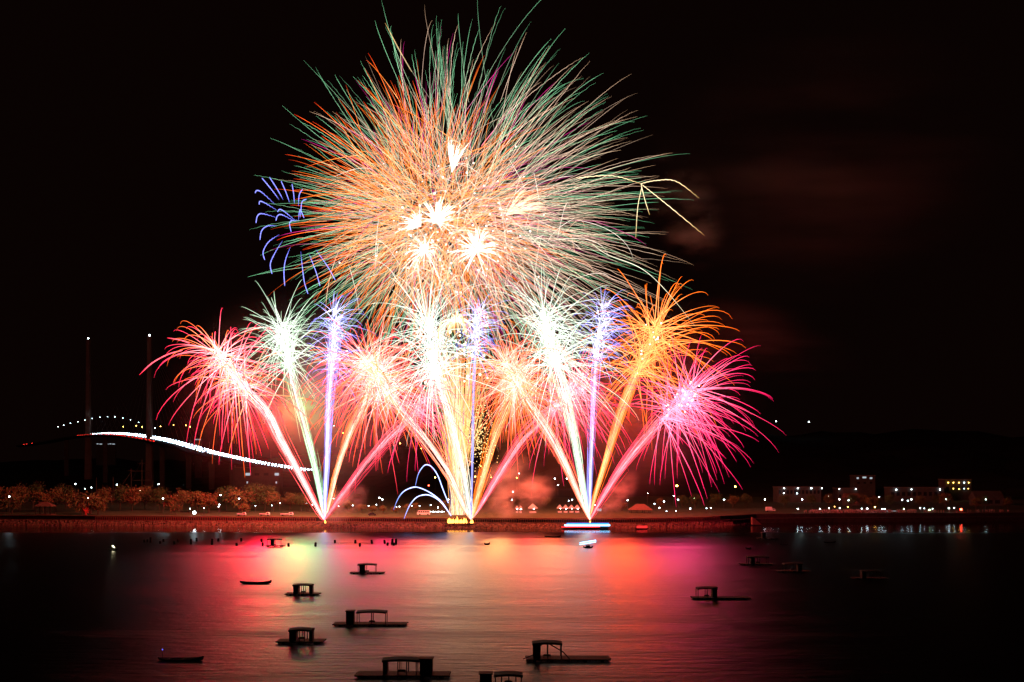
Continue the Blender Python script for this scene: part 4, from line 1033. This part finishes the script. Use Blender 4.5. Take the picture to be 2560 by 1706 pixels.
PEACH, PEDGE = (5.2, 2.6, 2.2), (4.5, .8, .35)
REDC, REDT = (9.0, 2.6, 2.8), (4.0, .06, .3)
ORC, ORT = (6.0, 1.7, .5), (3.4, .5, .02)
MAC, MAT = (7.0, 1.4, 2.2), (3.2, .02, .36)
WHC, WHT = (2.9, 3.1, 2.8), (1.7, 2.1, 1.7)
BLC, BLT = (1.0, 1.0, 3.2), (.25, .25, 1.5)
comet("red palm comet leaning far left, outermost at the left", [(812, 1300), (797, 1278), (751, 1191), (700, 1099), (662, 1024), (610, 969), (555, 902)], 52, (8, 3.6, 3.4), (6, .5, .55), 44, [(620, 985), (590, 945), (560, 905), (545, 880)], 150, 190, REDC, REDT, (-.3, 0, .25), .45, .55, .3, 2, mixc=((7, 2.2, 1.2), (3.4, .4, .05)), fill_lamp=(1, .004, .035, 600, .95))
comet("white green palm comet right of the leftmost red one", [(812, 1300), (806, 1268), (787, 1166), (761, 1064), (743, 1000), (725, 928), (710, 860)], 36, WHC, (1.3, 2.8, 1.5), 40, [(724, 920), (712, 860), (702, 815)], 132, 150, WHC, (1.0, 1.5, 1.0), (-.1, 0, .5), .5, .3, .3, 6, fill_lamp=(.22, 1, .3, 150, .9))
comet("blue comet rising straight up from the left launch fire", [(812, 1300), (812, 1255), (819, 1102), (821, 1025), (828, 929), (833, 853), (839, 789)], 34, (2.6, 2.5, 4.4), (.9, .9, 3.2), 44, [(829, 930), (833, 853), (839, 780)], 78, 120, (3.6, 3.6, 5), (.9, .9, 3.4), (.2, 0, .8), .5, .5, .2, -2, stars=14, fill_lamp=(0.8, 0.02, 0.7, 60, 0.9))
comet("orange comet from the left launch fire topped by a peach palm", [(812, 1300), (822, 1265), (843, 1178), (873, 1089), (909, 1013), (938, 930)], 36, (5.5, 2.6, 1.9), (4.5, .9, .1), 40, [(925, 985), (935, 940), (942, 900)], 150, 150, (7.5, 2.4, 2.0), (3.6, .3, .12), (0, 0, .3), .4, .4, .27, 8, fill_lamp=(1, 0.05, 0.03, 80, 0.9))
comet("pink comet bending right from the left launch fire", [(812, 1300), (833, 1270), (863, 1230), (917, 1158), (968, 1097), (1010, 1058), (1060, 1012)], 44, (5, 1.2, 1.4), (4, .2, .38), 34, [(1020, 1048), (1060, 1005), (1085, 985)], 120, 90, (5.5, 1.4, 1.7), MAT, (.4, 0, 0), .4, .45, .25, -4, fill_lamp=(1, 0.03, 0.12, 60, 0.9))
comet("peach red comet leaning left from the middle launch fire", [(1178, 1300), (1160, 1266), (1121, 1184), (1057, 1092), (993, 1020), (940, 945)], 48, PEACH, PEDGE, 46, [(975, 990), (940, 940), (915, 900)], 165, 210, (7.5, 2.6, 2.4), (4, .12, .25), (-.2, 0, .15), .3, .5, .3, -6, stars=8, mixc=((5.5, 1.6, .6), (3.2, .4, .04)), fill_lamp=(1, .08, .04, 120, .9))
comet("big white comet left of the golden fountain", [(1178, 1300), (1172, 1268), (1154, 1166), (1121, 1025), (1086, 924), (1072, 860)], 44, WHC, (2.8, 2.6, 2), 50, [(1092, 940), (1080, 870), (1070, 800)], 165, 170, WHC, WHT, (-.1, 0, .5), .45, .38, .3, -10, stars=4, fill_lamp=(1, .55, .24, 120, 1.1))
comet("thin blue comet rising beside the golden fountain", [(1178, 1300), (1178, 1268), (1181, 1140), (1188, 878), (1196, 790)], 11, (1.6, 1.6, 3.4), (.7, .7, 2.4), 12, [(1188, 880), (1192, 830), (1198, 775)], 72, 90, (3.6, 3.6, 5), (.9, .9, 3.4), (.2, 0, .8), .5, .5, .2, -13, stars=8)
comet("orange comet from the middle launch fire", [(1178, 1300), (1186, 1270), (1210, 1184), (1236, 1094), (1269, 1013), (1296, 945)], 40, (5.8, 2.2, 1.1), (4.6, .85, .05), 40, [(1280, 990), (1293, 950), (1300, 910)], 140, 140, (6.5, 1.9, 1.2), ORT, (0, 0, .2), .4, .42, .27, 6, fill_lamp=(1, .32, .10, 110, 1.2))
comet("pink comet bending right from the middle launch fire", [(1178, 1300), (1200, 1268), (1238, 1204), (1289, 1122), (1327, 1074), (1366, 1038), (1420, 985)], 44, (5, 1.2, 1.4), (4, .2, .38), 34, [(1380, 1025), (1420, 985), (1450, 962)], 150, 150, (6, 1.5, 1.8), MAT, (.35, 0, .05), .45, .5, .26, 10, stars=22, fill_lamp=(1, 0.05, 0.05, 85, 1.0))
comet("peach red comet leaning left from the right launch fire", [(1475, 1300), (1458, 1262), (1422, 1178), (1379, 1094), (1327, 1015), (1272, 925)], 46, (6.5, 3.0, 2.5), (5.5, .7, .3), 46, [(1305, 980), (1280, 940), (1258, 905)], 150, 180, (6.5, 2.3, 1.9), (3.8, .3, .15), (-.2, 0, .2), .35, .5, .29, -4, mixc=((5.5, 1.5, .5), (3.2, .4, .03)), fill_lamp=(1, .11, .035, 140, 1.1))
comet("tallest white comet, left of the blue one at right", [(1475, 1300), (1461, 1247), (1440, 1120), (1417, 1015), (1386, 896), (1358, 800)], 42, WHC, (1.8, 2.6, 1.8), 48, [(1394, 920), (1375, 850), (1356, 775)], 158, 170, WHC, WHT, (0, 0, .5), .5, .42, .3, -8, fill_lamp=(1, 0.5, 0.2, 50, 0.9))
comet("blue comet rising straight up from the right launch fire", [(1475, 1300), (1475, 1226), (1482, 1033), (1491, 896), (1503, 800)], 28, (2.4, 2.3, 4.2), (.9, .9, 3), 36, [(1490, 900), (1500, 830), (1510, 770)], 84, 110, (3.6, 3.6, 5), (.9, .9, 3.4), (.45, 0, .7), .6, .5, .2, 12, stars=14)
comet("orange palm comet second from the right", [(1475, 1300), (1487, 1244), (1512, 1160), (1536, 1079), (1564, 998), (1600, 917), (1634, 845)], 40, (6, 2.0, .9), (5, .8, .05), 42, [(1590, 940), (1622, 870), (1645, 815)], 190, 160, ORC, ORT, (.35, 0, .35), .55, .42, .34, 4, stars=14, fill_lamp=(1, .06, .008, 340, .95))
comet("magenta palm comet arching far right, outermost at the right", [(1475, 1300), (1505, 1247), (1557, 1166), (1607, 1103), (1656, 1047), (1715, 990)], 48, (5, 1.2, 1.4), (4, .2, .38), 44, [(1655, 1050), (1700, 1005), (1730, 975)], 180, 165, MAC, MAT, (.6, 0, .1), .75, .36, .29, -6, stars=26, fill_lamp=(1, .004, .2, 360, .02))

# --- golden fountain at the centre
c = P2(1142, 1290, -2); t = thing("golden_fountain", "dense golden white fountain rising from the ground fire at centre", "firework", tuple(c)); out = []
for k in range(250):
    u = rng.normal(0, .42); top = rng.uniform(860, 1200) if abs(u) < .6 else rng.uniform(980, 1200)
    bx = 1143 + rng.normal(0, 8); tx = 1143 + u * 85 * (1290 - top) / 400; n = 10
    P = np.array([P2(bx + (tx - bx) * s ** 1.05, 1288 + (top - 1288) * s, -2 + rng.normal(0, .2)) for s in np.linspace(0, 1, n)])
    z = rng.random(); cc = np.array((4.2, 1.7, .5)) if z < .6 else np.array((4.2, 2.5, 1.6)) if z < .8 else [np.array((1.5, .2, .5)), np.array((.5, .55, 1.5)), np.array((1.8, .5, .06)), np.array((.4, .9, .4))][k % 4]
    if abs(u) < .22: cc = np.array((4.6, 2.8, 1.8))
    cc = hot(cc, .5)
    out.append(trail(P, prof(n, .125, .5, .9), np.repeat(cc[None] * rng.uniform(.6, 1.2), n, axis=0)))
for k in range(260):                                    # wide veil of gold rain round the jets
    u = rng.normal(0, 1) * 1.0; top = rng.uniform(840, 1080); bot = rng.uniform(top + 40, 1180); px_ = 1150 + u * 42
    n = 8; P = np.array([P2(1146 + (px_ - 1146) * (1290 - y_) / 400, y_, rng.normal(-2, 3)) for y_ in np.linspace(bot, top, n)])
    out.append(trail(P, prof(n, .085, .4, .9), np.repeat((np.array((2.2, 1.05, .3)) * rng.uniform(.4, 1.1))[None], n, axis=0)))
lay(t, out, "spark_jet", 100, "spark_jet_mass")
# glitter cloud right of the fountain
c = P2(1195, 1080, -4); t = thing("glitter_shell", "cloud of tiny gold glitter dots right of the golden fountain", "firework", tuple(c)); b = MB(); big = []
for k in range(420):
    px_, py_ = 1188 + rng.normal(0, 20) + rng.uniform(-8, 14), rng.normal(1085, 42)
    p = P2(px_, py_, rng.normal(-4, 4)) - c; r = rng.uniform(.14, .34)
    (big.append((p, r)) if len(big) < 60 and r > .26 else b.ball(p, r, 0, 5, 3, (2.2, 1.35, .5)))
tag(b.build("glitter_mass", STAR, t), kind="stuff")
for p, r in big:
    q = MB(); q.ball(p, r, 0, 6, 4, (2.4, 1.6, .7)); q.build("glitter_dot", STAR, t)
# blobby golden willow over the fountain
c = P2(1145, 800, -14); t = thing("gold_willow", "small blobby golden willow burst over the golden fountain", "firework", tuple(c)); out = []
for k in range(40):
    d = np.array([rng.normal(.1, .7), rng.normal(0, .5), abs(rng.normal(.5, .4))]); d /= np.linalg.norm(d); n = 12
    out.append(trail(ballistic(P2(1143, 805, -14), d, rng.uniform(4, 12), 0, 1, rng.uniform(.8, 1.5), .1, n), prof(n, .22, .5), ramp(n, [(0, (3.2, 2.6, 1.8)), (.7, (2.8, 2.0, 1.0)), (1, (1.6, .7, .12))])))
lay(t, out)
for k in range(46):
    px_, py_ = rng.normal(1150, 32), rng.uniform(800, 960)
    b = MB(); b.ball(P2(px_, py_, -15) - c, rng.uniform(.35, .8), 0, 8, 6, (3.0, 2.4, 1.5)); b.build("star", STAR, t)


# --- fires on the shore
def fire(label, px_, tongues, hgt, spread, name="launch_fire"):
    p = at(px_, 1300, FY - 1); g = 1.9
    t = thing(name, label, "fire", (p.x, FY - 1, g)); b = MB()
    b.box((0, .3, .3), (spread * 2 + 1, 1.2, .5)); [b.tube([(x_, .3, .5), (x_, .3, 1.2)], .12, 6) for x_ in np.linspace(-spread, spread, 5)]; b.build("launch_rack", M["steel"], t)
    for k in range(tongues):
        b = MB(); x = rng.uniform(-spread, spread); h = hgt * rng.uniform(.3, 1.15); r = h * rng.uniform(.16, .3); lean = rng.uniform(-.4, .4) * h * .5
        b.tube([(x, 0, .6), (x, 0, .8 + h * .15), (x + lean * .3, 0, .8 + h * .4), (x + lean * .7, 0, .8 + h * .75), (x + lean, 0, .8 + h)], [r * .5, r, r * .85, r * .4, .03], 8)
        b.build("flame_tongue", M["flame"], t)
fire("launch fire under the leftmost fan of comets", 812, 3, 1.7, .5)
fire("launch fire just right of the big ground fire", 1178, 4, 1.8, .9)
fire("launch fire under the right fan of comets, behind the lit ferry", 1475, 3, 1.6, .6)
fire("big ground fire of many tongues under the golden fountain", 1150, 12, 3.4, 3.6, "ground_fire")
fire("smaller ground fire left of the big one, at the foot of the blue arcs", 1125, 7, 2.6, 2.2, "ground_fire")

# ------------------------------------------------------------------ smoke


def smoke_mat(name, dens, scale, lo, hi, colr=(1, 1, 1), power=1.0):
    """soft edged smoke: density falls to nothing at the rim of a unit ball, torn by noise"""
    m = bpy.data.materials.new(name); m.use_nodes = True; nt = m.node_tree; nt.nodes.clear(); N = nt.nodes.new; L = nt.links.new
    o = N("ShaderNodeOutputMaterial"); v = N("ShaderNodeVolumePrincipled"); v.inputs["Color"].default_value = (*colr, 1); v.inputs["Anisotropy"].default_value = .2
    g = N("ShaderNodeNewGeometry"); mp = N("ShaderNodeMapping"); mp.inputs["Scale"].default_value = scale; L(g.outputs["Position"], mp.inputs[0])
    n = N("ShaderNodeTexNoise"); n.inputs["Scale"].default_value = 1; n.inputs["Detail"].default_value = 5; n.inputs["Roughness"].default_value = .62; L(mp.outputs[0], n.inputs["Vector"])
    r = N("ShaderNodeMapRange"); r.inputs["From Min"].default_value = lo; r.inputs["From Max"].default_value = hi; r.inputs["To Max"].default_value = dens; L(n.outputs["Fac"], r.inputs["Value"])
    tc = N("ShaderNodeTexCoord"); ln = N("ShaderNodeVectorMath"); ln.operation = 'LENGTH'; L(tc.outputs["Object"], ln.inputs[0])
    f = N("ShaderNodeMapRange"); f.inputs["From Min"].default_value = 1; f.inputs["From Max"].default_value = .15; f.interpolation_type = 'SMOOTHSTEP'; L(ln.outputs["Value"], f.inputs["Value"])
    mu = N("ShaderNodeMath"); mu.operation = 'MULTIPLY'; L(r.outputs[0], mu.inputs[0]); L(f.outputs[0], mu.inputs[1])
    L(mu.outputs[0], v.inputs["Density"]); L(v.outputs[0], o.inputs["Volume"]); return m


def puff(label, p0, p1, half, m, dY=0, depth=None):
    """an egg of smoke between two photo points, half photo pixels wide"""
    a, c = Vector(P2(p0[0], p0[1], dY)), Vector(P2(p1[0], p1[1], dY)); d = c - a; w_ = half / F * FY
    b = MB(); b.ball((0, 0, 0), 1, 0, 20, 12); o = b.build("smoke", m)
    o.location = (a + c) / 2; o.scale = (d.length / 2, depth or w_, w_); o.rotation_euler = (0, -math.atan2(d.z, d.x), 0)
    return tag(o, label, "smoke", kind="stuff")


SM = smoke_mat("launch_smoke", .12, (.08, .08, .12), .42, .68, (.95, .82, .8))
puff("reddish smoke puff around the left launch fire", (790, 1310), (925, 1215), 48, SM, 6)
puff("red lit smoke bank drifting right of the middle launch fire", (1170, 1315), (1410, 1190), 62, SM, 8)
puff("red lit smoke bank drifting right of the right launch fire", (1470, 1315), (1600, 1175), 46, SM, 8)
puff("dark coloured smoke between the orange and pink middle comets", (1170, 1260), (1330, 1130), 70, smoke_mat("old_smoke", .05, (.06, .06, .06), .4, .65, (.8, .7, .8)), 22)
SG = smoke_mat("thin_smoke", .0032, (.02, .02, .03), .3, .7, (1, .9, .9))
puff("thin smoke hanging among the left comets", (370, 1010), (1180, 1010), 330, SG, 4, 45)
puff("thin smoke hanging among the right comets", (1100, 1010), (1940, 1020), 330, SG, 4, 45)
SD = smoke_mat("drifting_smoke", .022, (.02, .02, .06), .48, .75, (.9, .85, .75))
SW = smoke_mat("wispy_smoke", .0036, (.006, .02, .035), .46, .72, (1, .85, .75))
puff("very faint wisps of smoke far to the upper right", (1560, 480), (2600, 330), 420, SW, 30, 60)
puff("faint brown smoke drifting right of the great burst", (1640, 370), (1790, 690), 95, SD, 14, 40)
puff("faint smoke trailing far to the right above the magenta comet", (1650, 780), (2200, 960), 120, SW, 14, 40)

print("cars", len([o for o in bpy.data.objects if o.name.startswith("car")]), "objects", len(bpy.data.objects))
